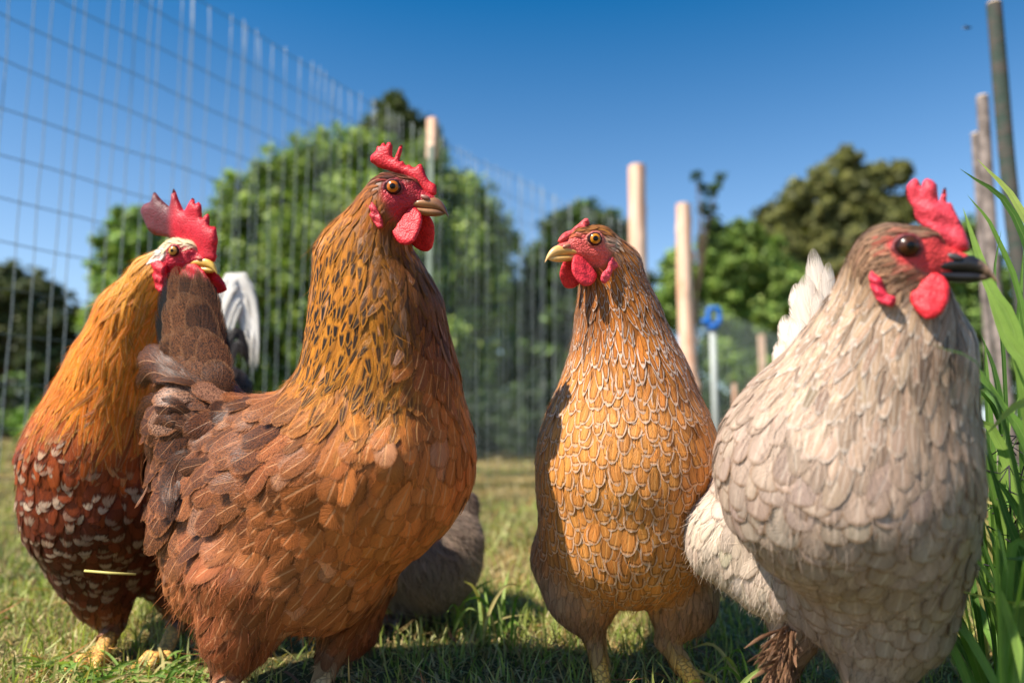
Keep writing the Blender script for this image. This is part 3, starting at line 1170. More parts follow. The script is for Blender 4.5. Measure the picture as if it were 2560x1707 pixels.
# ================================================================== brown hen
def brown_hen():
    b = Bird("hen", "large copper-brown hen in side view facing right, golden neck flecked with black", "hen")
    b.n_haze = 5500
    cop, och = lin(196, 116, 60), lin(196, 122, 34)
    dkb, rus = lin(102, 60, 35), lin(128, 62, 30)
    shaftc = lin(222, 160, 112)
    face = S(base=lin(190, 40, 52), skin=1.0)
    crown = S(flow=vec(-1, -.05, .2), L=.011, W=.0016, tip=.7, lift=.0009, base=lin(104, 52, 22), sp=.0026, vary=.25)
    ear = S(crown, flow=vec(-1, .25, 0), base=lin(140, 84, 44), L=.010, sp=.0022)
    jaw = S(crown, flow=vec(-.5, 1, 0), base=lin(112, 44, 22), L=.010)
    b.head((905, 432), .60, (.96, .02, -.28), (.05, -1, 0), .0113, face, crown, ear, jaw)
    hack = S(flow=vec(-.22, 1, .05), L=.030, W=.0040, tip=.7, lift=.0016, base=och, edge=lin(226, 150, 50), ew=.12, dk=1.0, shaft=lin(235, 170, 70), shw=.0, sp=.0064, vary=.2)
    hack_up = S(hack, L=.022, W=.0026, dk=.25, base=lin(178, 100, 30), sp=.0045, flow=vec(-.45, 1, .05))
    front = S(hack, base=lin(74, 28, 14), dk=.1, ew=.0, W=.0042, flow=vec(.15, 1, 0), shw=.25, shaft=lin(170, 90, 60), tip=.55)
    hack_lo = S(hack, L=.040, W=.0048, pep=.35, shw=.6, flow=vec(-.35, 1, .05), sp=.0072)
    brst = S(flow=vec(-.28, 1, .1), L=.030, W=.0102, tip=.12, lift=.0038, base=cop, edge=lin(206, 132, 84), ew=.06, shaft=shaftc, shw=.62, sp=.0122, vary=.17)
    upbr = S(brst, W=.0078, L=.024, sp=.009, base=lin(168, 88, 42))
    wing = S(brst, flow=vec(-1, .30, .35), L=.036, W=.0105, base=lin(166, 92, 46), pep=.35, sp=.0125, lift=.0045, vary=.2)
    back = S(wing, flow=vec(-1, .25, .3), base=dkb, pep=.65, L=.036, W=.009, shaft=lin(190, 130, 90), shw=.55)
    low = S(brst, flow=vec(-.75, .8, .15), base=lin(174, 104, 58), L=.030, W=.0095, shw=.7, vary=.16)
    thigh = S(brst, flow=vec(-.42, 1, .05), base=lin(142, 78, 44), L=.032, W=.0085, tip=.35, shw=.5, lift=.004, vary=.18)
    dark = S(thigh, base=lin(112, 50, 24), W=.006, tip=.7, shw=.1, sp=.008)
    rump = S(back, flow=vec(-.8, .75, .2), L=.04, W=.011)
    shank = S(base=lin(222, 190, 140), scale=1.0)
    b.node('n1', 872, 492, .615, 62, hack_up)
    b.node('n2', 838, 598, .63, 118, hack)
    b.node('n3', 866, 728, .637, 158, hack)
    b.node('n4', 874, 880, .645, 186, hack_lo)
    b.node('br', 850, 1045, .655, 238, brst)
    b.node('md', 680, 1130, .69, 226, low)
    b.node('rr', 520, 1170, .71, 150, rump)
    cush = S(back, L=.050, W=.0130, tip=.08, lift=.016, sp=.0155, pep=.85, base=lin(110, 64, 36), shaft=lin(196, 142, 102), shw=.7, fluff=1.0, vary=.22)
    tailst = S(cush, flow=vec(-.2, -1, .1), L=.075, W=.0105, tip=.65, shw=.1, lift=.006)
    b.node('tb', 462, 960, .70, 92, S(cush, flow=vec(-.9, .3, .1)))
    b.node('ts', 405, 1060, .705, 62, S(cush, flow=vec(-.35, 1, 0)))
    b.node('sd', 590, 985, .68, 62, S(cush, flow=vec(-1, .05, .1), L=.04, W=.010, sp=.013))
    b.node('be', 730, 1255, .675, 190, low)
    b.node('rl', 530, 1300, .70, 140, low)
    b.N['hd'] = (b.H(-0.9, 0, -0.6), 1.35 * b.unit)
    b.chain('hd', 'n1', k=.012)
    b.chain('n1', 'n2', 'n3', 'n4', 'br', 'md', 'rr', 'tb', 'ts')
    b.chain('md', 'sd', 'tb')
    b.chain('br', 'be', 'rl', 'rr')
    b.node('t1', 575, 1345, .645, 155, thigh)
    b.node('t2', 548, 1455, .635, 92, dark)
    b.node('t3', 528, 1530, .63, 40, dark)
    b.chain('t1', 't2', 't3', k=.03)
    b.node('u1', 810, 1350, .71, 110, dark)
    b.node('u2', 800, 1440, .70, 72, dark)
    b.node('u3', 754, 1510, .685, 34, dark)
    b.chain('u1', 'u2', 'u3', k=.025)
    b.node('w1', 890, 1050, .588, 100)          # folded wing on the side seen
    b.node('w2', 720, 1085, .600, 104)
    b.node('w3', 590, 1140, .632, 62)
    b.chain('w1', 'w2', 'w3', k=.009)
    for x, y, d, r, st in ((760, 1090, .58, 60, wing), (640, 1060, .60, 70, wing), (560, 1090, .62, 70, S(wing, base=lin(132, 78, 46), pep=.45)), (680, 960, .66, 50, back),
                           (480, 905, .63, 30, S(cush, flow=vec(-1, -.1, 0))), (400, 920, .66, 36, S(cush, flow=vec(-.9, .5, 0))), (480, 1010, .63, 40, S(cush, flow=vec(-.7, .7, 0))), (370, 1000, .69, 30, S(cush, flow=vec(-.4, 1, 0))), (700, 1180, .60, 50, S(wing, base=lin(150, 80, 42))), (960, 690, .60, 60, front), (985, 800, .60, 60, S(upbr, base=lin(134, 60, 30))),
                           (930, 610, .605, 45, front), (1000, 740, .615, 66, front), (975, 680, .625, 55, front), (1020, 820, .62, 50, S(upbr, base=lin(120, 52, 26))), (950, 650, .63, 40, front), (1010, 900, .60, 60, upbr), (905, 560, .60, 30, S(front, W=.0028, L=.018, sp=.0045)), (1000, 1010, .58, 70, brst)):
        b.style_px(x, y, d, r, st)
    b.leg(b.N['t3'][0], ground_pt(520, .61) + np.array((0, 0, .006)), .0095, .0075, shank, (.95, -.3))
    b.leg(b.N['u3'][0], ground_pt(742, .668) + np.array((0, 0, .006)), .0095, .0075, shank, (.95, -.3))
    for x, y, fx, fy in ((600, 930, -1, -.15), (540, 905, -1, -.2), (480, 885, -1, -.1), (420, 885, -1, .1), (372, 905, -.8, .6), (640, 985, -1, .2), (570, 970, -1, .15), (500, 960, -1, .25), (430, 960, -.8, .6), (378, 985, -.5, 1),
                         (600, 1040, -.9, .4), (530, 1040, -.8, .6), (460, 1050, -.6, .85), (400, 1065, -.4, 1), (550, 1100, -.7, .7), (485, 1115, -.55, .85), (430, 1130, -.4, 1), (640, 935, -1, -.05), (500, 1180, -.5, .9), (450, 1190, -.45, 1), (655, 960, -1, .1), (610, 985, -1, .25), (540, 1000, -.9, .4)):
        h = b.surf_d(x, y)
        if h:
            b.style_px(x, y, h, 52, S(cush, flow=vec(fx, fy, .05)))
    for x, y in ((640, 1100), (700, 1060), (600, 1160), (680, 1010)):
        h = b.surf_d(x, y)
        if h:
            b.style_px(x, y, h, 36, S(wing, pep=.7, base=lin(122, 72, 42), flow=vec(-.8, .55, .1)))
    b.build_body()

    def hook(P, st, rng):
        odd = rng.random(len(P)) < .06
        st[odd, 7:10] = st[odd, 7:10] * .55 + np.array(lin(200, 150, 120)) * .45
    P, st = b.scatter(seed=3)
    b.grow(P, st, 5, hook=hook)
    # upright tail: a fan of long feathers
    tail = S(base=lin(122, 76, 46), pep=.8, tip=.12, shaft=lin(60, 40, 30), shw=.6, vary=.34, edge=lin(160, 112, 76), ew=.07)
    blk = S(base=lin(30, 27, 27), tip=.15, shaft=lin(84, 78, 76), shw=.5, vary=.3)
    def fan(rows):
        return [([(bx, 950, .70), ((bx + tx) / 2 + cx, (930 + ty) / 2, d), (tx, ty, d + .006)], hw, ln) for bx, tx, ty, cx, d, hw, ln in rows]
    b.big(fan([(450, 362, 710, -10, .716, 34, -.3), (455, 372, 660, -12, .713, 36, -.2), (462, 388, 626, -12, .710, 38, -.1), (500, 472, 638, 10, .716, 30, .3), (505, 480, 680, 10, .712, 28, .4), (496, 455, 620, 4, .713, 34, .1)]), blk, 2, tuck=True)
    b.big(fan([(470, 404, 610, -8, .706, 47, -.05), (482, 432, 604, -2, .702, 49, 0), (492, 456, 624, 4, .698, 43, .15), (468, 386, 688, -8, .697, 45, -.2), (480, 416, 670, -4, .693, 47, 0), (494, 446, 678, 2, .690, 43, .1),
               (466, 378, 768, -8, .690, 45, -.25), (480, 408, 748, -4, .686, 47, -.05), (494, 440, 750, 2, .683, 45, .1), (508, 470, 762, 6, .682, 41, .25), (476, 396, 822, -6, .680, 45, -.1), (500, 438, 820, 0, .677, 45, .1), (515, 480, 826, 4, .676, 41, .25)]), tail, 3, tuck=True)
    cov = S(base=lin(104, 62, 36), pep=.8, tip=.12, shaft=lin(214, 160, 120), shw=.8, vary=.2)
    rng = random.Random(4)
    arcs = [[(480, 900), (400, 845), (360, 832), (336, 842)], [(470, 930), (400, 880), (360, 875), (334, 910)], [(450, 960), (385, 920), (352, 940), (334, 1000)], [(440, 1000), (375, 985), (350, 1020), (344, 1080)], [(450, 1040), (400, 1050), (376, 1100), (372, 1160)], [(480, 1070), (430, 1090), (405, 1140), (398, 1200)]]
    sp = []
    for i, a in enumerate(arcs):
        for c in range(2):
            jx, jy = rng.uniform(-28, 22), rng.uniform(-22, 22)
            pts, dl = [], .66
            for k, (x, y) in enumerate(a):
                x, y = x + jx * (k > 0), y + jy
                h = b.surf_d(x, y)
                dl = (h - .003 - .006 * k - .004 * c) if h else dl + .012
                pts.append((x, y, dl))
            sp.append((pts, rng.uniform(24, 32), rng.uniform(-.3, .3)))
    b.big(sp, cov, 4, "covert_feather")
    # comb, wattles, lobes
    red = lin(218, 40, 50)
    comb = px((900, 340), 5.228, [(1000, 770), (998, 640), (900, 585), (855, 500), (835, 430), (800, 362), (760, 375), (725, 410), (690, 410), (640, 372), (600, 388), (560, 325), (522, 338), (520, 290), (550, 200), (560, 130),
                                  (540, 112), (515, 135), (480, 220), (450, 290), (425, 280), (420, 200), (428, 130), (395, 80), (355, 85), (338, 128), (320, 90), (285, 95), (265, 138), (225, 130), (205, 200), (135, 260),
                                  (135, 340), (185, 370), (230, 408), (330, 440), (430, 470), (560, 520), (700, 620), (790, 700), (850, 760), (900, 800)])
    b.inflate("comb", comb, b.ho, b.hs, .0030, .008, red, wob=.00015)
    wat = px((900, 340), 5.228, [(690, 930), (740, 940), (800, 1010), (818, 1090), (800, 1180), (760, 1290), (710, 1380), (640, 1425), (560, 1425), (480, 1380), (425, 1310), (412, 1250), (460, 1200), (520, 1100), (580, 1020), (640, 950)])
    b.inflate("wattle", wat, b.H(.9, .8, -1.5), b.hs + .35 * b.hu, .0020, .005, red, mirror=True, wob=.00008)
    lobe = px((900, 340), 5.228, [(80, 860), (55, 960), (110, 1060), (180, 1130), (240, 1220), (300, 1200), (300, 1100), (250, 1010), (210, 920), (160, 860)])
    b.inflate("ear_lobe", LB := lobe, b.on_surface(LB), b.hs - .2 * b.hf, .0016, .004, lin(196, 50, 60), mirror=True, wob=.0002)
    b.face_parts(IRIS["orange"], beak_material("beak_horn", lin(172, 122, 80), lin(112, 74, 54), .35, .9), plain("nostril_brown", lin(140, 84, 70), .45), lin(120, 40, 44), red)
    b.strands(2600, lambda P: 1.0 * (((P - b.N['t2'][0]) ** 2).sum(1) < .075 ** 2) + .7 * (((P - b.N['u2'][0]) ** 2).sum(1) < .05 ** 2), .02, .00035)
    tuft = b.N['rl'][0] + vec(-.05, .0, 0)
    b.strands(900, lambda P: 1.0 * (((P - tuft) ** 2).sum(1) < .035 ** 2), .026, .0004, seed=21, spread=.6)
    b.finish()
    return b


# ================================================================== golden laced hen
def golden_hen():
    b = Bird("hen", "golden-orange hen with pale laced feathers facing the viewer, head turned left", "hen")
    gold, pale = lin(208, 138, 68), lin(238, 212, 188)
    face = S(base=lin(224, 92, 84), skin=1.0)
    crown = S(flow=vec(1, .1, .2), L=.010, W=.0016, tip=.7, lift=.0009, base=lin(150, 92, 36), sp=.0025, vary=.3)
    ear = S(crown, base=lin(214, 180, 150), L=.009, sp=.0022, flow=vec(1, .2, 0))
    jaw = S(crown, flow=vec(.3, 1, 0), base=lin(150, 84, 44), L=.011)
    b.head((1365, 550), .635, (-.93, -.03, -.36), (0, -1, 0), .0106, face, crown, ear, jaw)
    hack = S(flow=vec(.15, 1, .1), L=.026, W=.0037, tip=.75, lift=.002, base=lin(190, 112, 36), edge=lin(224, 204, 186), ew=.30, lacek=1.0, shaft=lin(226, 170, 110), shw=.3, sp=.0058, vary=.2)
    hack_up = S(hack, W=.0026, L=.018, ew=.14, base=lin(176, 102, 32), sp=.0042, flow=vec(.5, 1, .1))
    throat = S(hack, base=lin(140, 78, 34), ew=.06, W=.0034, L=.018, sp=.005, flow=vec(0, 1, 0), vary=.3)
    brst = S(flow=vec(-.02, 1, .02), L=.023, W=.0072, tip=.22, lift=.0022, base=gold, edge=lin(234, 204, 176), ew=.13, lacek=.8, shaft=lin(240, 176, 104), shw=.5, sp=.0087, vary=.10)
    upb = S(brst, W=.0062, L=.021, sp=.0076, tip=.4, ew=.16)
    low = S(brst, flow=vec(0, 1, .1), W=.009, L=.028, sp=.0095, base=lin(190, 120, 58), ew=.10)
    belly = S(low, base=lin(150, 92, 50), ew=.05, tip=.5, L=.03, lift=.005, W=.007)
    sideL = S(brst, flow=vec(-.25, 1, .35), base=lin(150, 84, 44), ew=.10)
    sideR = S(brst, flow=vec(.25, 1, .35), ew=.13)
    fluffy = S(flow=vec(-.05, 1, .1), L=.024, W=.0034, tip=.95, lift=.0016, base=lin(138, 102, 78), edge=lin(190, 160, 130), sp=.0046, vary=.12)
    sidefl = S(fluffy, base=lin(164, 138, 116))
    back = S(brst, flow=vec(0, .3, 1), base=lin(150, 100, 60))
    shank = S(base=lin(226, 178, 88), scale=1.0)
    b.node('n1', 1402, 620, .665, 74, hack_up)
    b.node('n2', 1420, 735, .675, 102, hack)
    b.node('n3', 1438, 860, .68, 138, hack)
    b.node('n4', 1440, 960, .685, 176, upb)
    b.node('br', 1440, 1060, .69, 204, brst)
    b.node('bl', 1440, 1190, .70, 190, brst)
    b.node('bk', 1450, 1090, .80, 195, back)
    b.node('re', 1455, 1060, .92, 140, back)
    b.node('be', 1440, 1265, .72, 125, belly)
    b.N['hd'] = (b.H(-0.9, 0, -0.6), 1.35 * b.unit)
    b.chain('hd', 'n1', k=.012)
    b.chain('n1', 'n2', 'n3', 'n4', 'br', 'bl', 'be')
    b.chain('br', 'bk', 're')
    b.chain('bl', 'bk')
    b.n_haze = 8000
    b.node('t1', 1322, 1285, .715, 104, sidefl)
    b.node('t2', 1336, 1372, .70, 80, fluffy)
    b.node('t3', 1366, 1465, .695, 29, fluffy)
    b.chain('bl', 't1', 't2', 't3', k=.03)
    b.node('u1', 1556, 1300, .715, 104, sidefl)
    b.node('u2', 1568, 1385, .70, 78, fluffy)
    b.node('u3', 1530, 1470, .695, 32, fluffy)
    b.chain('bl', 'u1', 'u2', 'u3', k=.03)
    b.node('w1', 1275, 1080, .735, 46)
    b.node('w2', 1272, 1200, .76, 44)
    b.chain('w1', 'w2', k=.03)
    b.node('x1', 1610, 1080, .735, 46)
    b.node('x2', 1612, 1200, .76, 44)
    b.chain('x1', 'x2', k=.03)
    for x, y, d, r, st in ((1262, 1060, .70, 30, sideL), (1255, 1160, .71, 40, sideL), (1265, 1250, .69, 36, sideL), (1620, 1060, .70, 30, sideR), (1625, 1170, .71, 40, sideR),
                           (1345, 680, .66, 26, throat), (1350, 740, .65, 32, throat), (1372, 700, .64, 24, throat), (1420, 1240, .62, 50, low), (1330, 1160, .64, 40, brst),
                           (1500, 700, .69, 36, S(hack, ew=.2, base=lin(160, 104, 46))), (1440, 1330, .66, 40, belly), (1350, 850, .66, 40, upb), (1380, 900, .63, 50, upb), (1440, 920, .62, 50, upb)):
        b.style_px(x, y, d, r, st)
    b.leg(b.N['t3'][0], ground_pt(1380, .70) + np.array((0, 0, .006)), .0085, .0072, shank, (-.1, -1))
    b.leg(b.N['u3'][0], ground_pt(1602, .69) + np.array((0, 0, .006)), .0085, .0072, shank, (.2, -1))
    b.build_body()
    P, st = b.scatter(seed=13)
    b.grow(P, st, 15, yaw=.10)
    tl = S(base=lin(60, 46, 40), tip=.3, shw=.3)
    b.big([([(1455 + i * 14, 1010, .98), (1460 + i * 22, 960, 1.05), (1465 + i * 26, 935 + 6 * abs(i), 1.1)], 26, .1 * i) for i in (-2, -1, 0, 1, 2)], tl, 6)
    red = lin(224, 54, 64)
    o, s = (1340, 530), 6.82
    b.inflate("comb", px(o, s, [(890, 105), (830, 108), (740, 190), (660, 250), (600, 312), (500, 338), (440, 385), (400, 435), (365, 500), (420, 540), (540, 500), (680, 430), (780, 360), (860, 290), (920, 200)]), b.ho, b.hs, .0035, .006, lin(222, 84, 84), wob=.0003)
    b.inflate("wattle", px(o, s, [(650, 740), (620, 800), (605, 900), (605, 1000), (640, 1090), (700, 1180), (760, 1240), (830, 1265), (920, 1255), (990, 1200), (1040, 1110), (1040, 1050), (970, 960), (880, 850), (780, 760), (700, 730)]),
              b.H(.9, .8, -1.5), b.hs + .3 * b.hu, .0019, .005, red, mirror=True, wob=.0001)
    b.inflate("ear_lobe", LB := px(o, s, [(1260, 770), (1230, 860), (1220, 950), (1150, 1020), (1105, 1090), (1110, 1180), (1160, 1230), (1220, 1190), (1260, 1100), (1300, 1000), (1420, 930), (1430, 870), (1330, 820), (1310, 760)]), b.on_surface(LB), b.hs - .2 * b.hf, .0026, .004, lin(216, 70, 84), mirror=True, wob=.0002)
    b.face_parts(IRIS["gold"], beak_material("beak_yellow", lin(214, 160, 84), lin(226, 180, 116), .4, .95), plain("nostril_tan", lin(170, 110, 84), .4), lin(196, 110, 96), red)
    for k in ('t2', 'u2'):
        b.strands(1500, lambda P, c=b.N[k][0]: 1.0 * (((P - c) ** 2).sum(1) < .06 ** 2), .018, .0003, seed=len(k) + ord(k[0]), spread=.35, out=.15)
    b.strands(900, lambda P, c=b.N['be'][0] + vec(0, .02, -.04): 1.0 * (((P - c) ** 2).sum(1) < .05 ** 2), .022, .0004, seed=77)
    b.finish()
    return b


# ================================================================== cream hen
def cream_hen():
    b = Bird("hen", "plump cream-grey hen with feathered feet beside the tall grass, red wattles", "hen")
    crm, wht = lin(172, 149, 132), lin(240, 226, 208)
    brg = lin(176, 146, 118)
    face = S(base=lin(220, 66, 66), skin=1.0)
    cheek = S(base=lin(160, 122, 94), L=.008, W=.0013, tip=.8, lift=.0008, sp=.0022, flow=vec(-1, .5, 0), vary=.25)
    crown = S(cheek, flow=vec(-1, .15, .2), L=.011, W=.0017, base=lin(134, 104, 80), sp=.0026)
    jaw = S(cheek, flow=vec(-.5, 1, 0), base=lin(158, 124, 98), L=.012, W=.002)
    b.head((2082, 567), .455, (.88, -.02, -.47), (.06, -1, -.05), .0122, face, crown, cheek, jaw, cheeks=False)
    b.n_haze = 9000
    hack = S(flow=vec(-.3, 1, .15), L=.032, W=.0042, tip=.6, lift=.0018, base=lin(176, 147, 122), edge=lin(228, 211, 194), ew=.2, shaft=lin(246, 236, 222), shw=.35, sp=.0062, vary=.32)
    hack_up = S(hack, base=lin(172, 138, 106), W=.003, L=.024, sp=.005, flow=vec(-.6, 1, .15))
    mid = S(hack, base=lin(144, 116, 96), flow=vec(-.05, 1, 0), ew=.12, edge=lin(206, 178, 150))
    brst = S(flow=vec(-.12, 1, .05), L=.026, W=.0105, tip=.0, lift=.0040, base=crm, edge=lin(150, 116, 86), ew=.10, shaft=lin(224, 204, 182), shw=.3, sp=.0108, vary=.07)
    upb = S(brst, W=.007, L=.026, tip=.35, sp=.0085, base=lin(160, 132, 110), ew=.0, vary=.14)
    left = S(brst, flow=vec(-.75, .8, .3), base=lin(190, 169, 152), W=.011, sp=.0120, shw=.15, ew=.03)
    low = S(brst, flow=vec(-.2, 1, .1), base=lin(156, 134, 116), L=.03, W=.010, tip=.3, ew=.0)
    lump = S(brst, flow=vec(-.35, 1, .15), base=lin(206, 186, 166), L=.032, W=.0062, tip=.7, ew=.0, shw=.1, lift=.0018, sp=.0075, vary=.05)
    saddle = S(hack, flow=vec(-.8, .75, .3), L=.036, W=.005, base=lin(224, 202, 178), ew=.1)
    fluff = S(flow=vec(-.2, 1, .05), L=.026, W=.0036, tip=.95, lift=.002, base=lin(166, 140, 116), sp=.005, vary=.10)
    foot = S(flow=vec(-.7, .7, -.1), L=.035, W=.0045, tip=.9, lift=.008, base=lin(132, 96, 72), edge=lin(190, 150, 110), ew=.1, sp=.006, vary=.3)
    b.node('n1', 2048, 672, .485, 108, hack_up)
    b.node('n2', 2036, 795, .50, 170, hack)
    b.node('n3', 1996, 930, .515, 218, hack)
    b.node('br', 1936, 1080, .53, 276, brst)
    b.node('lo', 2005, 1240, .54, 208, brst)
    b.node('l2', 2015, 1380, .55, 158, low)
    b.node('bk', 1850, 1090, .63, 190, left)
    b.node('tb', 1850, 930, .69, 110, saddle)
    b.node('lm', 1690, 1235, .62, 122, lump)
    b.node('l3', 1770, 1320, .60, 95, lump)
    b.N['hd'] = (b.H(-0.9, 0, -0.6), 1.35 * b.unit)
    b.node('np', 2004, 628, .492, 62, hack_up)
    b.chain('hd', 'np', 'n2', k=.012)
    b.chain('hd', 'n1', k=.012)
    b.chain('n1', 'n2', 'n3', 'br', 'lo', 'l2')
    b.chain('br', 'bk', 'tb')
    b.chain('bk', 'lm', 'l3', k=.015)
    b.chain('l3', 'l2', k=.04)
    b.node('t1', 2020, 1440, .54, 112, fluff)
    b.node('t2', 2005, 1545, .535, 66, fluff)
    b.node('t3', 1990, 1640, .535, 36, foot)
    b.chain('t1', 't2', 't3', k=.03)
    b.node('u1', 1830, 1380, .60, 66, fluff)
    b.node('u2', 1825, 1460, .59, 50, foot)
    b.node('u3', 1800, 1570, .585, 30, foot)
    b.chain('u1', 'u2', 'u3', k=.02)
    for x, y, d, r, st in ((1700, 1000, .55, 50, left), (1690, 1090, .55, 50, left), (1740, 940, .57, 40, saddle), (1790, 860, .62, 40, saddle), (2100, 900, .46, 60, mid), (2130, 800, .455, 50, mid),
                           (2060, 980, .43, 60, upb), (2170, 960, .46, 50, upb), (2200, 1060, .47, 50, upb), (1960, 960, .45, 60, hack), (1880, 900, .5, 50, hack), (1820, 960, .52, 40, saddle),
                           (2140, 740, .46, 30, S(mid, base=lin(150, 118, 92))), (1790, 1160, .50, 60, left), (2100, 1330, .47, 50, low), (1950, 1330, .47, 50, low)):
        b.style_px(x, y, d, r, st)
    shank = S(base=lin(120, 92, 70), scale=1.0)
    b.leg(b.N['t3'][0], ground_pt(1985, .525) + np.array((0, 0, .006)), .009, .007, foot, (.5, -1), toes=False)
    b.leg(b.N['u3'][0], ground_pt(1790, .58) + np.array((0, 0, .006)), .009, .007, foot, (-.5, -.8), toes=True)
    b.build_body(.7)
    P, st = b.scatter(seed=23)
    b.grow(P, st, 25, yaw=.12)
    tl = S(base=lin(232, 214, 196), tip=.4, shaft=lin(210, 190, 170), shw=.35, vary=.05)
    rng = random.Random(9)
    sp = [([(1860, 880, .66), (1885, 730, .675), (1868, 570, .69)], 38, 0), ([(1880, 860, .655), (1902, 720, .67), (1904, 602, .68)], 30, .2), ([(1840, 880, .66), (1850, 740, .675), (1828, 650, .69)], 40, -.2),
          ([(1850, 900, .655), (1862, 760, .67), (1850, 630, .68)], 40, 0), ([(1825, 900, .66), (1822, 800, .67), (1803, 722, .68)], 34, -.2), ([(1870, 900, .65), (1885, 770, .66), (1880, 665, .67)], 36, .1),
          ([(1810, 920, .655), (1806, 850, .665), (1790, 780, .675)], 34, -.3), ([(1845, 920, .64), (1845, 820, .65), (1832, 730, .665)], 40, 0)]
    b.big(sp, tl, 7)
    cv = S(tl, base=lin(232, 214, 196), tip=.4)
    sp = []
    for i in range(16):
        x0, y0 = 1800 + rng.uniform(-10, 70), 930 + rng.uniform(-40, 30)
        ex, ey = -rng.uniform(30, 80), rng.uniform(-70, 60)
        sp.append(([(x0 + 30, y0 - 10, .60), (x0 + ex * .4, y0 + ey * .5 - 20, .60), (x0 + ex, y0 + ey, .62)], rng.uniform(20, 28), rng.uniform(-.2, .2)))
    b.big(sp, cv, 8, "covert_feather")
    # feathered foot
    ft = S(foot, tip=.7)
    sp = []
    for i in range(80):
        x0, y0 = 1822 + rng.uniform(-18, 16), 1425 + rng.uniform(0, 130)
        a = rng.uniform(.1, 1.35)
        Lh = rng.uniform(45, 105)
        cu = rng.uniform(-18, 18)
        sp.append(([(x0, y0, .578), (x0 - Lh * .55 * math.sin(a) + cu * .5, y0 + Lh * .5 * math.cos(a) + 6, .568 - rng.uniform(0, .012)), (x0 - Lh * math.sin(a), y0 + Lh * math.cos(a) + 22 + cu, .560 - rng.uniform(0, .02))], rng.uniform(3, 6.5), rng.uniform(-.7, .7)))
    b.big(sp, ft, 9, "foot_feather")
    red = lin(222, 44, 54)
    o, s = (2120, 420), 3.921
    b.inflate("comb", px(o, s, [(650, 470), (640, 400), (580, 300), (568, 190), (600, 140), (655, 98), (690, 118), (712, 198), (735, 130), (770, 98), (830, 122), (875, 165), (880, 260), (890, 335), (915, 270), (935, 200), (960, 188),
                                (968, 260), (965, 345), (1010, 338), (1037, 400), (1090, 500), (1140, 600), (1187, 720), (1192, 800), (1100, 830), (1000, 820), (900, 780), (830, 700), (760, 600), (690, 540)]), b.ho, b.hs, .0034, .009, lin(228, 70, 84), wob=.0003)
    b.inflate("wattle", px(o, s, [(870, 1020), (960, 1075), (1003, 1170), (992, 1300), (930, 1410), (850, 1472), (760, 1484), (680, 1420), (620, 1330), (595, 1250), (650, 1180), (720, 1090), (800, 1030)]),
              b.H(.9, .9, -1.5), b.hs + .35 * b.hu, .0024, .006, red, mirror=True, wob=.0001)
    b.inflate("ear_lobe", LB := px(o, s, [(235, 990), (205, 1050), (215, 1160), (260, 1270), (340, 1340), (430, 1365), (470, 1320), (470, 1260), (390, 1240), (350, 1170), (340, 1090), (270, 1040)]), b.on_surface(LB), b.hs - .35 * b.hf, .0042, .006, lin(222, 52, 74), mirror=True, wob=.0003)
    b.face_parts(IRIS["brown"], beak_material("beak_black", lin(34, 32, 34), lin(190, 150, 120), .72, 1.0), plain("nostril_grey", lin(62, 56, 56), .45), lin(120, 60, 60), red, eye_r=.62, pup=.2, iri=.46, beak_len=1.06)
    b.strands(1200, lambda P, c=b.N['t1'][0]: 1.0 * (((P - c) ** 2).sum(1) < .10 ** 2), .012, .0002, seed=31, spread=.4, out=.15)
    b.strands(700, lambda P, c=b.N['u2'][0] + vec(0, .02, 0): 1.0 * (((P - c) ** 2).sum(1) < .03 ** 2), .03, .0004, seed=33, spread=.6)
    b.finish()
    return b


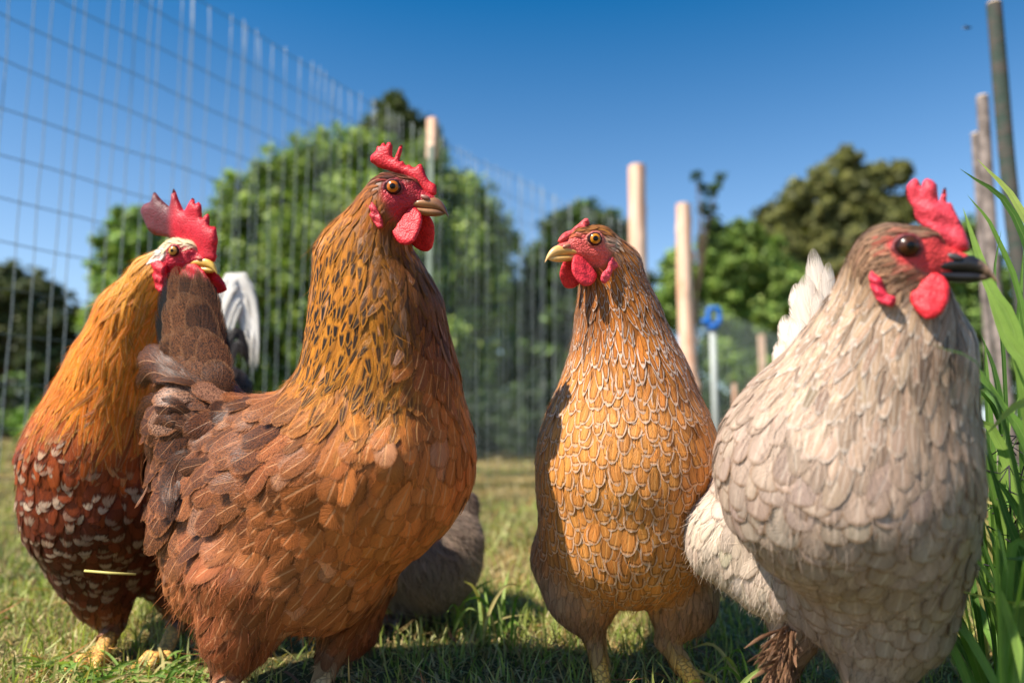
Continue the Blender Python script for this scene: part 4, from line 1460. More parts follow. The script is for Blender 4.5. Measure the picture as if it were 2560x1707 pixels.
# ================================================================== rooster
def rooster():
    b = Bird("rooster", "orange-necked rooster with white-spotted red-brown body and tall jagged red comb", "rooster", cell=.003)
    face = S(base=lin(214, 36, 60), skin=1.0)
    crown = S(flow=vec(-1, .3, .2), L=.014, W=.002, tip=.8, lift=.0014, base=lin(244, 218, 176), sp=.0032, vary=.15)
    ear = S(crown, base=lin(246, 226, 210), L=.01)
    jaw = S(base=lin(196, 30, 52), skin=1.0)
    b.head((402, 577), .745, (.93, .02, -.37), (.04, -1, 0), .0112, face, crown, ear, jaw)
    hack = S(flow=vec(-.42, 1, .05), L=.055, W=.0042, tip=.9, lift=.0025, base=lin(226, 126, 24), edge=lin(246, 176, 70), ew=.12, shaft=lin(250, 216, 160), shw=.4, sp=.0064, vary=.2)
    hack_up = S(hack, base=lin(234, 156, 60), L=.035, W=.0034, shaft=lin(252, 236, 210), flow=vec(-.7, 1, .1), sp=.0056)
    hack_fr = S(hack, base=lin(196, 94, 26), flow=vec(-.15, 1, 0))
    hack_lo = S(hack, base=lin(196, 96, 20), tipm=.0, L=.05)
    body = S(flow=vec(-.15, 1, .05), L=.024, W=.0070, tip=.15, lift=.005, base=lin(136, 58, 22), edge=lin(222, 198, 170), tipm=.0, sp=.0084, vary=.25)
    spot = S(body, tipm=.8)
    bod2 = S(spot, base=lin(84, 34, 16), tipm=.7, edge=lin(190, 162, 132))
    thigh = S(body, base=lin(112, 50, 26), tip=.6, W=.006, tipm=.15, L=.03, sp=.008)
    back = S(spot, flow=vec(.8, .2, .8))
    shank = S(base=lin(236, 176, 92), scale=1.0)
    b.node('n1', 356, 640, .77, 58, hack_up)
    b.node('n2', 312, 730, .785, 88, hack)
    b.node('n3', 276, 850, .79, 110, hack)
    b.node('n4', 252, 950, .795, 134, hack_lo)
    b.node('br', 232, 1050, .80, 158, spot)
    b.node('bl', 240, 1160, .805, 156, bod2)
    b.node('md', 330, 1120, .92, 170, back)
    b.node('re', 440, 1010, 1.02, 126, S(back, base=lin(70, 40, 26), tipm=0))
    b.node('tb', 516, 900, 1.06, 66, S(back, base=lin(46, 36, 32), tipm=0))
    b.N['hd'] = (b.H(-0.9, 0, -0.6), 1.3 * b.unit)
    b.chain('hd', 'n1', k=.012)
    b.chain('n1', 'n2', 'n3', 'n4', 'br', 'bl')
    b.chain('br', 'md', 're', 'tb')
    b.chain('bl', 'md')
    b.node('t1', 228, 1290, .80, 98, bod2)
    b.node('t2', 244, 1375, .80, 62, thigh)
    b.node('t3', 262, 1432, .80, 26, thigh)
    b.chain('bl', 't1', 't2', 't3', k=.03)
    b.node('u1', 390, 1290, .86, 90, bod2)
    b.node('u2', 410, 1370, .84, 45, thigh)
    b.node('u3', 410, 1425, .83, 24, thigh)
    b.chain('bl', 'u1', 'u2', 'u3', k=.03)
    b.node('w1', 78, 1040, .84, 38, S(body, base=lin(150, 66, 22), flow=vec(-.9, .5, .3)))
    b.node('w2', 80, 1150, .87, 34, bod2)
    b.chain('w1', 'w2', k=.05)
    for x, y, d, r, st in ((330, 780, .74, 30, hack_fr), (335, 880, .72, 40, S(hack_fr, base=lin(150, 62, 20))), (325, 980, .71, 40, S(body, base=lin(140, 58, 18))), (200, 980, .70, 40, S(spot, tipm=.5, base=lin(176, 84, 22))),
                           (150, 1000, .73, 40, spot), (360, 700, .76, 20, hack_fr), (280, 1000, .70, 30, S(body, base=lin(168, 76, 20), tipm=.25))):
        b.style_px(x, y, d, r, st)
    b.leg(b.N['t3'][0], ground_pt(258, .785) + np.array((0, 0, .008)), .0088, .0080, shank, (-.3, -1), ts=.6)
    b.leg(b.N['u3'][0], ground_pt(400, .80) + np.array((0, 0, .008)), .0088, .0080, shank, (.0, -1), ts=.6)
    b.build_body()

    def hook(P, st, rng):
        # only some feathers carry a white spangle
        st[:, 20] *= np.where(rng.random(len(P)) < .6, rng.uniform(.35, 1, len(P)), 0)
        st[:, 3] *= rng.uniform(.7, 1.35, len(P))
    P, st = b.scatter(seed=33)
    b.grow(P, st, 35, yaw=.2, hook=hook)
    wt = S(base=lin(236, 230, 220), tip=.7, shaft=lin(200, 192, 180), shw=.3, vary=.06)
    rng = random.Random(3)
    sp = []
    for i in range(20):
        t = i / 19
        top = 645 + 50 * t + rng.uniform(-8, 8)
        ex, ey = 592 - 30 * t + rng.uniform(-5, 5), 850 - 60 * t + rng.uniform(-30, 30)
        sp.append(([(508 + 8 * rng.random(), 900, 1.08), (496 + 24 * t, 740 + 30 * t, 1.10), (536 + 10 * t, top, 1.11), (576 - 12 * t, top + 62, 1.11), (ex, ey, 1.10)], 21 + rng.uniform(-3, 6), rng.uniform(-.5, .5)))
    b.big(sp, wt, 10)
    bk = S(base=lin(40, 34, 32), tip=.6, shaft=lin(150, 140, 130), shw=.3)
    b.big([([(515, 910, 1.06), (520, 800, 1.07), (545, 760, 1.08), (562, 800, 1.08), (572, 850, 1.08)], 15, .2), ([(520, 900, 1.06), (530, 820, 1.07), (548, 790, 1.07), (556, 830, 1.07)], 16, -.2), ([(510, 900, 1.065), (512, 790, 1.075), (528, 750, 1.085)], 18, 0)], bk, 11)
    red = lin(212, 30, 48)
    o, s = (320, 450), 3.136
    comb = px(o, s, [(270, 440), (200, 430), (150, 380), (110, 290), (95, 240), (120, 190), (180, 170), (195, 105), (212, 92), (250, 140), (300, 190), (325, 208), (340, 120), (357, 62), (375, 90), (400, 160), (440, 248), (470, 190),
                     (503, 138), (522, 150), (527, 190), (555, 170), (577, 200), (582, 305), (600, 280), (627, 260), (640, 290), (637, 362), (692, 365), (697, 420), (708, 470), (692, 560), (690, 640), (600, 660), (520, 640), (440, 560), (380, 480), (320, 450)])
    b.inflate("comb", comb, b.ho, b.hs, .0035, .010, red, col2=(lin(96, 50, 54), lambda V: np.clip((-((V - b.ho) @ b.hf) / b.unit - .9) / 1.2, 0, 1)), wob=.0003)
    b.inflate("wattle", px(o, s, [(430, 640), (520, 650), (590, 700), (640, 790), (640, 850), (560, 880), (470, 860), (400, 780)]), b.H(.9, .7, -1.5), b.hs + .2 * b.hu, .0025, .007, red, mirror=True, wob=.0002)
    b.inflate("ear_lobe", LB := px(o, s, [(180, 610), (180, 680), (205, 760), (235, 850), (265, 908), (290, 880), (285, 800), (290, 730), (290, 670), (250, 630)]), b.on_surface(LB), b.hs - .2 * b.hf, .004, .006, red, mirror=True, wob=.0003)
    b.face_parts(IRIS["amber"], beak_material("beak_gold", lin(226, 170, 74), lin(236, 190, 90), .3, .9), plain("nostril_red", lin(180, 80, 66), .5), lin(190, 60, 66), red, eye_r=.56, pup=.15, iri=.38)
    b.strands(900, lambda P, c=b.N['t2'][0]: 1.0 * (((P - c) ** 2).sum(1) < .06 ** 2), .02, .0004, seed=41)
    b.finish()
    return b


# ================================================================== grey hen behind
def grey_hen():
    b = Bird("hen", "fluffy grey-brown hen foraging behind the copper-brown hen, mostly hidden", "hen", cell=.004)
    fl = S(flow=vec(.35, 1, .1), L=.03, W=.0045, tip=.95, lift=.003, base=lin(150, 130, 112), edge=lin(180, 160, 140), sp=.0065, vary=.15)
    dk = S(fl, base=lin(96, 78, 66))
    b.node('a', 1000, 1285, .92, 108, fl)
    b.node('c', 930, 1235, .98, 140, fl)
    b.node('e', 1068, 1235, .92, 44, fl)
    b.node('f', 1066, 1160, .95, 34, dk)
    b.node('g', 850, 1250, 1.02, 90, dk)
    b.node('h', 790, 1330, 1.04, 40, dk)
    b.chain('a', 'c', 'g', 'h', k=.05)
    b.chain('a', 'e', 'f', k=.015)
    b.chain('f', 'c', k=.02)
    b.node('j', 960, 1370, .95, 70, dk)
    b.chain('a', 'j', k=.04)
    shank = S(base=lin(120, 100, 84), scale=1.0)
    b.leg(at(930, 1370, .95), ground_pt(930, .95) + np.array((0, 0, .006)), .009, .007, shank, (-.6, -.6))
    b.leg(at(990, 1370, .96), ground_pt(985, .97) + np.array((0, 0, .006)), .009, .007, shank, (-.6, -.6))
    b.style_px(1000, 1180, .93, 60, dk)
    b.style_px(1030, 1220, .90, 30, dk)
    b.build_body()
    P, st = b.scatter(cand=20000, seed=43)
    b.grow(P, st, 45, yaw=.3)
    b.strands(4000, lambda P: np.ones(len(P)), .022, .0004, seed=51, spread=.5)
    b.finish(120)
    return b


import time as _t
for fn in BIRD_FNS if 'BIRD_FNS' in globals() else (rooster, grey_hen, brown_hen, golden_hen, cream_hen):
    _a = _t.time()
    fn()
    print("BIRD", fn.__name__, round(_t.time() - _a, 1))

# ================================================================== ground
def ground_material():
    m, nt, b = new_mat("turf")
    g = NB(nt)
    tc = g.n("ShaderNodeTexCoord")
    n1 = g.noise(1.3, 4, .6, tc.outputs["Object"]).outputs["Fac"]
    n2 = g.noise(45, 5, .7, tc.outputs["Object"]).outputs["Fac"]
    n3 = g.noise(260, 3, .7, tc.outputs["Object"]).outputs["Fac"]
    col = g.mix(g.smooth(n2, .35, .65), lin(96, 84, 54), lin(70, 80, 40))
    col = g.mix(g.math('MULTIPLY', g.smooth(n1, .45, .62), .8), col, lin(170, 146, 96))
    col = g.mix(1.0, col, g.math('ADD', .5, n3), 'MULTIPLY')
    nt.links.new(col, b.inputs["Base Color"])
    b.inputs["Roughness"].default_value = .9
    b.inputs["Specular IOR Level"].default_value = .1
    g.bump(n2, .9, .02, b)
    return m


_V = np.array([(-600, -20, 0), (600, -20, 0), (600, 1200, 0), (-600, 1200, 0)], float)
tag(mesh_np("ground", _V, np.array([[0, 1, 2, 3]]), ground_material()), kind="structure")

M_GRASS = vcol_material("grass_blade", .5, .3, .35, 40, .2)
M_BLADE = vcol_material("wide_grass_blade", .5, .22, .34, 45, .34, vein=True)
M_LEAF = vcol_material("leaf", .5, .25, .30, 3, .15)
M_BARK = plain("bark", lin(92, 78, 64), .9, .1, 14, .5, .8, .02)


def vnoise(x, y, s, seed=0):
    """smooth value noise on the plan"""
    r = np.random.default_rng(seed)
    T = r.random((64, 64))
    u, v = x / s + 100, y / s + 100
    i, j = np.floor(u).astype(int), np.floor(v).astype(int)
    a, b = u - i, v - j
    a, b = a * a * (3 - 2 * a), b * b * (3 - 2 * b)
    g = lambda p, q: T[p % 64, q % 64]
    return (g(i, j) * (1 - a) + g(i + 1, j) * a) * (1 - b) + (g(i, j + 1) * (1 - a) + g(i + 1, j + 1) * a) * b


def blades(P, H, W, lean, az, curl, col, jit):
    """many narrow blades at once: 4 rows of 2 and a tip"""
    n = len(P)
    D = np.stack([np.cos(az), np.sin(az), np.zeros(n)], 1)
    Sd = np.stack([-np.sin(az + jit), np.cos(az + jit), np.zeros(n)], 1)
    rows = (0, .35, .7)
    V = np.zeros((n, 7, 3))
    for r, t in enumerate(rows + (1.0,)):
        th = lean + curl * t
        c = P + D * (H * t * np.sin(th))[:, None] + np.array((0, 0, 1.0)) * (H * t * np.cos(th))[:, None]
        if t < 1:
            w = W * (1 - .45 * t)
            V[:, r * 2] = c - Sd * w[:, None]
            V[:, r * 2 + 1] = c + Sd * w[:, None]
        else:
            V[:, 6] = c
    q = np.array([[0, 1, 3, 2], [2, 3, 5, 4]])
    t3 = np.array([[4, 5, 6]])
    o = (np.arange(n) * 7)[:, None, None]
    C = np.repeat(np.c_[np.clip(col, 0, 1), np.ones(n)], 7, 0)
    return V.reshape(-1, 3), [(q[None] + o).reshape(-1, 4), (t3[None] + o).reshape(-1, 3)], C


GREEN = np.array([lin(156, 166, 82), lin(178, 184, 104), lin(126, 142, 66), lin(194, 192, 126)])
STRAW = np.array([lin(196, 172, 116), lin(170, 140, 88), lin(210, 190, 140), lin(150, 124, 80)])


def lawn():
    rng = np.random.default_rng(2)
    parts = []
    for (n, d0, d1, h0, h1, w) in ((34000, .42, 1.15, .010, .034, .0010), (30000, 1.1, 2.3, .014, .042, .0015), (26000, 2.2, 4.6, .02, .05, .0026), (16000, 4.5, 11, .03, .08, .006)):
        d = np.sqrt(rng.uniform(d0 ** 2, d1 ** 2, n))
        x = rng.uniform(-.95, .95, n) * d
        nz = vnoise(x, d, .22, 1)
        keep = rng.random(n) < .35 + .9 * nz
        x, d, nz = x[keep], d[keep], nz[keep]
        m = len(x)
        P = np.stack([x, d, np.zeros(m)], 1)
        dry = np.clip(vnoise(x, d, .35, 5) * .9 + .9 * np.exp(-((d - 3.5) / .7) ** 2) - .1 + .25 * (d > 4.5), 0, 1)
        isd = rng.random(m) < .40 + dry * .6
        col = np.where(isd[:, None], STRAW[rng.integers(0, 4, m)], GREEN[rng.integers(0, 4, m)]) * rng.uniform(.7, 1.2, m)[:, None]
        H = rng.uniform(h0, h1, m) * np.where(isd, .8, 1) * (.6 + .9 * nz)
        lean = np.where(isd, rng.uniform(.6, 1.45, m), np.abs(rng.normal(.25, .35, m)))
        parts.append(blades(P, H, w * rng.uniform(.6, 1.5, m), lean, rng.uniform(0, 6.28, m), rng.normal(.35, .4, m), col, rng.normal(0, .6, m)))
    off = 0
    Vs, Q, T, C = [], [], [], []
    for V, (q, t), c in parts:
        Vs.append(V); Q.append(q + off); T.append(t + off); C.append(c)
        off += len(V)
    tag(mesh_np("grass", np.concatenate(Vs), [np.concatenate(Q), np.concatenate(T)], M_GRASS, attrs={"c_base": np.concatenate(C)}), "short trodden lawn of green and dry grass blades", "grass", kind="stuff")
    # dry clippings lying about
    n = 5200
    d = np.sqrt(rng.uniform(.45 ** 2, 2.4 ** 2, n))
    x = rng.uniform(-.9, .9, n) * d
    P = np.stack([x, d, rng.uniform(.004, .016, n)], 1)
    col = STRAW[rng.integers(0, 4, n)] * rng.uniform(.7, 1.15, n)[:, None]
    br = rng.random(n) < .12
    col[br] = np.array(lin(168, 106, 66)) * rng.uniform(.7, 1.1, br.sum())[:, None]
    V, f, C = blades(P, rng.uniform(.02, .07, n), np.where(br, .0022, .0008) * rng.uniform(.6, 1.4, n), rng.uniform(1.25, 1.62, n), rng.uniform(0, 6.28, n), rng.normal(0, .25, n), col, rng.normal(0, .5, n))
    tag(mesh_np("dry_clippings", V, f, M_GRASS, attrs={"c_base": C}), "dry straw clippings scattered over the lawn", "straw", kind="stuff")


lawn()


def blade_mesh(pts, hw, name, parent, col, twist=0.0, facing=None, fold=.25):
    """one wide grass blade along pts (3-D points), half width hw at its widest"""
    c = catmull(pts, 13)
    T = nrm(np.gradient(c, axis=0))
    f = facing if facing is not None else -FW
    sd = nrm(np.cross(T, f))
    nn = np.cross(sd, T)
    t = np.linspace(0, 1, 13)
    a = twist * t
    sd2 = sd * np.cos(a)[:, None] + nn * np.sin(a)[:, None]
    nn2 = np.cross(sd2, T)
    w = hw * np.minimum(1, .55 + t * 1.5) * np.clip(1 - ((t - .35) / .65).clip(0) ** 1.7, .02, 1)
    us = np.array([-1, -.5, 0, .5, 1])
    V = c[:, None] + sd2[:, None] * (us[None] * w[:, None])[..., None] + nn2[:, None] * ((np.abs(us)[None] - .5) * fold * w[:, None])[..., None]
    Q = np.array([[r * 5 + k, r * 5 + k + 1, (r + 1) * 5 + k + 1, (r + 1) * 5 + k] for r in range(12) for k in range(4)])
    uv = np.ones((13, 5, 4))
    uv[..., 0] = us[None]
    uv[..., 1] = t[:, None]
    return mesh_np(name, V.reshape(-1, 3), Q, M_BLADE, parent, {"c_base": np.tile((*col, 1), (65, 1)), "f_uv": uv.reshape(-1, 4)})


def tall_grass():
    root = empty("tall_grass", "clump of tall wide green grass blades beside the cream-grey hen", "grass")
    rng = random.Random(5)
    L1, L2, L3, L4 = lin(140, 170, 80), lin(108, 144, 62), lin(80, 116, 50), lin(176, 192, 102)
    sp = [([(2450, 1500), (2440, 760), (2345, 485), (2245, 366)], .62, 13, L4), ([(2440, 1500), (2400, 800), (2330, 495), (2205, 388)], .56, 12, L3), ([(2390, 1500), (2360, 800), (2290, 545), (2222, 448)], .64, 7, L2),
          ([(2430, 1500), (2350, 860), (2270, 650), (2212, 478)], .52, 17, L1), ([(2330, 1500), (2305, 820), (2284, 640), (2300, 528)], .60, 5, L3), ([(2440, 1500), (2390, 960), (2310, 770), (2258, 640)], .50, 19, L1),
          ([(2420, 1500), (2440, 1000), (2352, 925), (2262, 1000)], .47, 14, L4), ([(2400, 1500), (2370, 1080), (2300, 930), (2230, 820)], .55, 13, L2), ([(2330, 1560), (2420, 1400), (2330, 1388), (2190, 1352)], .46, 12, L4),
          ([(2380, 1600), (2360, 1350), (2310, 1180), (2262, 1030)], .50, 13, L3), ([(2420, 1600), (2390, 1300), (2330, 1160), (2280, 1090)], .54, 12, L2), ([(2330, 1600), (2310, 1350), (2280, 1240), (2250, 1180)], .52, 9, L2),
          ([(2300, 1560), (2280, 1100), (2268, 900), (2262, 780)], .66, 11, L2), ([(2340, 1560), (2310, 1100), (2290, 880), (2250, 760)], .70, 12, L3), ([(2360, 1560), (2350, 1000), (2340, 760), (2352, 560)], .66, 12, L2),
          ([(2310, 1560), (2300, 1150), (2310, 1000), (2345, 900)], .60, 10, L1)]
    for pts, d, hw, c in sp:
        p3 = [at(x, y, d + .01 * k) for k, (x, y) in enumerate(pts)]
        p3[0][2] = 0.0
        blade_mesh(p3, hw * d / F, "blade", root, c, rng.uniform(-.6, .6))
    for i in range(170):
        d = rng.uniform(.48, .95)
        x0 = rng.uniform(2215, 2520) + (d - .5) * -60
        g = ground_pt(x0, d)
        h = rng.uniform(.09, .30) * (1.1 if x0 > 2300 else .8)
        az, ln = rng.uniform(0, 6.28), rng.uniform(.02, .14)
        dr = np.array((math.cos(az), math.sin(az), 0)) * ln
        p = [g, g + dr * .15 + np.array((0, 0, h * .45)), g + dr * .5 + np.array((0, 0, h * .85)), g + dr * 1.1 + np.array((0, 0, h * rng.uniform(.75, 1.1)))]
        blade_mesh(p, rng.uniform(.0018, .0052), "blade", root, rng.choice([L1, L2, L2, L3, L3, lin(178, 164, 104)]), rng.uniform(-1.2, 1.2), facing=np.array((rng.uniform(-1, 1), -1, .3)))
    # dark seed heads among it
    r2 = np.random.default_rng(8)
    weed = empty("dry_weed", "tangle of thin black dried seed stalks inside the tall grass", "weed")
    mt = plain("dry_stalk", lin(40, 34, 38), .5, .4)
    Vs, Fq, Ft, off = [], [], [], 0
    for i in range(9):
        x, d = r2.uniform(2285, 2400), r2.uniform(.56, .68)
        g = ground_pt(x, d)
        topz = at(x, r2.uniform(1010, 1180), d)
        c = catmull([g, g * .5 + topz * .5 + r2.normal(0, .008, 3), topz], 9)
        V, f = tube_arrays(c, .0007, 5)
        st = mesh_np("stalk", V, f, mt, weed)
        Vs, Fq, Ft, off = [], [], [], 0
        for j in range(26):
            p = c[r2.integers(4, 9)]
            e = p + r2.normal(0, .011, 3)
            V, f = tube_arrays(np.array([p, (p + e) / 2 + r2.normal(0, .002, 3), e]), np.array([.0004, .0004, .0007]), 4)
            Vs.append(V); Fq.append(f[0] + off); Ft.append(f[1] + off); off += len(V)
        o = mesh_np("seed_head", np.concatenate(Vs), [np.concatenate(Fq), np.concatenate(Ft)], mt, st)
        o["kind"] = "stuff"


tall_grass()


def tuft(label, x, d, n, spread, hmin, hmax, seed, tint=1.0):
    root = empty("grass_tuft", label, "grass tuft", "loose grass tufts on the lawn")
    rng = random.Random(seed)
    for i in range(n):
        g = ground_pt(x + rng.uniform(-1, 1) * spread, d + rng.uniform(-.05, .05))
        az, ln, h = rng.uniform(0, 6.28), rng.uniform(.01, .05), rng.uniform(hmin, hmax)
        dr = np.array((math.cos(az), math.sin(az), 0)) * ln
        p = [g, g + dr * .2 + np.array((0, 0, h * .5)), g + dr * .7 + np.array((0, 0, h * .9)), g + dr * 1.3 + np.array((0, 0, h * rng.uniform(.6, 1.1)))]
        c = rng.choice([lin(128, 156, 70), lin(104, 140, 56), lin(150, 168, 92), lin(186, 170, 112)])
        blade_mesh(p, rng.uniform(.0011, .0024), "blade", root, tuple(v * tint for v in c), rng.uniform(-1, 1), facing=np.array((rng.uniform(-1, 1), -1, .3)))


tuft("spiky grass tuft between the copper-brown hen and the golden-orange hen", 1110, .90, 22, 70, .03, .075, 1)
tuft("low grass tuft between the golden-orange hen's feet and the cream-grey hen", 1665, .66, 16, 50, .015, .05, 2)
tuft("long low grass tuft around the rooster's feet", 320, .735, 110, 200, .010, .022, 3)
tuft("grass tuft in front of the golden-orange hen's left leg", 1490, .62, 10, 40, .012, .03, 4)

# straw lying across the rooster's leg
_s = tube("straw_stem", [at(194, 1310, .70), at(250, 1315, .70), at(312, 1318, .705)], [.0011, .0012, .0009], plain("straw", lin(206, 190, 110), .5, .3, 80, .2))
tag(_s, "single yellow straw stem across the rooster's thigh", "straw")


# ================================================================== fences and posts
M_WIRE = plain("wire_lit_tone", lin(150, 158, 156), .45, .5, 60, .25)  # coated wire, sunlit look of the uprights painted as a lighter colour
M_WIRE_SHADE = plain("wire_shade_tone", lin(84, 96, 92), .5, .4, 60, .2)  # same wire, shaded look of the level strands painted as a darker colour


def wire_fence():
    root = empty("wire_fence", "tall welded wire mesh fence running back along the left", "fence")
    plan = catmull([(-1.62, .70), (-1.40, 1.08), (-1.107, 1.62), (-.80, 2.16), (-.498, 2.70), (-.335, 2.98), (.0, 3.46), (.32, 3.93), (.72, 4.30)], 400)
    seg = np.concatenate([[0], np.cumsum(np.linalg.norm(np.diff(plan, axis=0), axis=1))])
    total = seg[-1]
    at_s = lambda s: np.array([np.interp(s, seg, plan[:, 0]), np.interp(s, seg, plan[:, 1])])
    rng = random.Random(12)
    Ht = 1.47
    ms = []
    for v in range(5):
        z = np.linspace(0.01, Ht, 16)
        p = np.stack([np.cumsum([rng.gauss(0, .0016) for _ in z]), np.cumsum([rng.gauss(0, .0016) for _ in z]), z], 1)
        V, f = tube_arrays(p, .00125, 6)
        ms.append(mesh_np("vertical_wire", V, f, M_WIRE, link=False))
    n = int(total / .0405)
    for i in range(n):
        q = at_s(i * .0405)
        o = obj("vertical_wire", ms[i % 5], root)
        o.location = (q[0], q[1], 0)
        o.rotation_euler = (rng.gauss(0, .004), rng.gauss(0, .006), rng.uniform(0, 6.28))
    for k in range(15):
        z = .03 + k * .1016
        s = np.linspace(0, total, 120)
        ph = rng.uniform(0, 6)
        P = np.array([[*at_s(t), z + .006 * math.sin(t * 3.1 + ph) + .008 * math.sin(t * 1.1 + .5) + .002 * math.sin(t * 17 + ph)] for t in s])
        V, f = tube_arrays(P, .00125, 6)
        mesh_np("horizontal_wire", V, f, M_WIRE_SHADE, root)


wire_fence()

M_PEEL = None


def peeled_material():
    m, nt, b = new_mat("peeled_log")
    g = NB(nt)
    tc = g.n("ShaderNodeTexCoord")
    mp = g.n("ShaderNodeMapping")
    mp.inputs["Scale"].default_value = (30, 30, 2.2)
    nt.links.new(tc.outputs["Object"], mp.inputs[0])
    n1 = g.noise(1.0, 5, .65, mp.outputs[0]).outputs["Fac"]
    n2 = g.noise(7, 4, .6, tc.outputs["Object"]).outputs["Fac"]
    col = g.mix(g.smooth(n1, .35, .7), lin(238, 204, 176), lin(220, 164, 130))
    col = g.mix(g.math('MULTIPLY', g.smooth(n2, .52, .68), .6), col, lin(204, 134, 98))
    nt.links.new(col, b.inputs["Base Color"])
    b.inputs["Roughness"].default_value = .7
    g.bump(n1, .5, .004, b)
    return m


M_PEEL = peeled_material()


def log_post(label, x, ytop, d, hw, knots, seed, lean=0.0, mat=None, name="wooden_post", nstep=60):
    rng = np.random.default_rng(seed)
    g = ground_pt(x, d)
    top = at(x + lean, ytop, d)[2]
    r = hw * d / F
    root = empty(name, label, "post", None)
    root.location = g
    ns, nz = 24, nstep
    z = np.linspace(-.05, top, nz)
    ang = np.linspace(0, 2 * math.pi, ns, endpoint=False)
    ph = rng.uniform(0, 6, 6)
    V = []
    for zz in z:
        t = zz / top
        rr = r * (1.12 - .14 * t) * (1 + .03 * np.sin(2 * ang + ph[0] + zz * 3) + .02 * np.sin(3 * ang + ph[1] - zz * 7) + .015 * np.sin(zz * 19 + ph[2]))
        for (ka, kz, kh) in knots:
            da = (ang - ka + math.pi) % (2 * math.pi) - math.pi
            rr = rr + r * kh * np.exp(-(da / .45) ** 2 - ((zz - kz * top) / .032) ** 2)
        off = lean * d / F * t + .006 * math.sin(zz * 4 + ph[3])
        V += [(off + a * math.cos(b), a * math.sin(b), zz) for a, b in zip(rr, ang)]
    Q = np.array([[i * ns + j, i * ns + (j + 1) % ns, (i + 1) * ns + (j + 1) % ns, (i + 1) * ns + j] for i in range(nz - 1) for j in range(ns)])
    mesh_np("trunk", V, Q, mat or M_PEEL, root)
    c = np.array(V[-ns:])
    cc = c.mean(0) + np.array((0, 0, .004))
    inner = cc + (c - c.mean(0)) * .85
    Vc = np.vstack([c, inner, cc[None]])
    Qc = np.array([[j, (j + 1) % ns, ns + (j + 1) % ns, ns + j] for j in range(ns)])
    Tc = np.array([[ns + j, ns + (j + 1) % ns, 2 * ns] for j in range(ns)])
    mesh_np("cut_end", Vc, [Qc, Tc], plain("cut_wood", lin(226, 196, 158), .8, .2, 60, .2), root)


log_post("taller straight peeled pale log post standing behind the golden-orange hen", 1479, 356, 4.12, 20, [(4.2, .62, .12), (0.2, .85, .12), (3.3, .5, .12), (5.2, .75, .1)], 1, -4)
log_post("shorter knobbly peeled pale log post with knots behind the golden-orange hen", 1588, 452, 4.6, 18, [(0.1, .80, .75), (0.2, .48, .7), (3.6, .9, .2), (5.6, .3, .4), (4.6, .66, .15), (0.0, .94, .15)], 2, -6)

# post of the wire fence: pale wooden block on a green metal stake
_r = empty("fence_post", "slim metal fence post with a pale wooden top behind the copper-brown hen's head", "post")
_g = ground_pt(984, 3.02)
_t = at(984, 236, 3.02)[2]
_m = at(984, 338, 3.02)[2]


def box_mesh(name, lo, hi, mat, parent, bevel=.002, rz=0.0):
    bm = bmesh.new()
    bmesh.ops.create_cube(bm, size=1)
    lo, hi = np.array(lo), np.array(hi)
    for v in bm.verts:
        v.co = Vector((lo + hi) / 2 + (hi - lo) * np.array(v.co))
    if bevel:
        bmesh.ops.bevel(bm, geom=bm.edges[:], offset=bevel, segments=2, affect='EDGES')
    me = bpy.data.meshes.new(name)
    bm.to_mesh(me)
    bm.free()
    me.materials.append(mat)
    o = obj(name, me, parent)
    o.rotation_euler = (0, 0, rz)
    return o


_r.location = _g
box_mesh("wooden_top", (-.021, -.016, _m), (.021, .016, _t), M_PEEL, _r, .003, -.5)
_mp = plain("green_metal", lin(112, 124, 108), .5, .4, 30, .2)
box_mesh("metal_stake", (-.014, -.006, -.1), (.014, .001, _m + .05), _mp, _r, .001, -.5).location = (0, -.018, 0)
box_mesh("stake_rib", (-.003, .001, -.1), (.003, .016, _m - .002), _mp, _r, .0008, -.5).location = (0, -.018, 0)

# electric-fence rod with a blue insulator
_r = empty("electric_fence_post", "thin grey rod with a blue plastic insulator loop on top", "post")
_g = ground_pt(1644, 3.6)
_r.location = _g
_zt = at(1644, 745, 3.6)[2]
_k = 3.6 / F
tube("rod", [(0, 0, -.1), (0.001, 0, _zt * .5), (0, 0, _zt + .01)], .0165, plain("rod_grey", lin(168, 172, 166), .5, .4, 40, .15), _r, 12)
_blue = plain("blue_plastic", lin(20, 104, 190), .35, .5, 30, .12)
_th = np.linspace(0, 2 * math.pi, 30)
_loop = np.stack([np.sign(np.cos(_th)) * np.abs(np.cos(_th)) ** .6 * 13 * _k + 4 * _k, np.zeros(30), _zt + 24 * _k + np.sign(np.sin(_th)) * np.abs(np.sin(_th)) ** .6 * 19 * _k], 1)
tube("insulator_loop", _loop, 5.8 * _k, _blue, _r, 10)
tube("insulator_socket", [(0, 0, _zt - 10 * _k), (0, 0, _zt), (0, 0, _zt + 4 * _k)], [12 * _k, 14 * _k, 12 * _k], _blue, _r, 14)
tube("insulator_peg", [(-4 * _k, 0, _zt + 6 * _k), (-16 * _k, -.01, _zt + 8 * _k), (-26 * _k, -.02, _zt + 12 * _k)], [8 * _k, 7 * _k, 5 * _k], _blue, _r, 10)


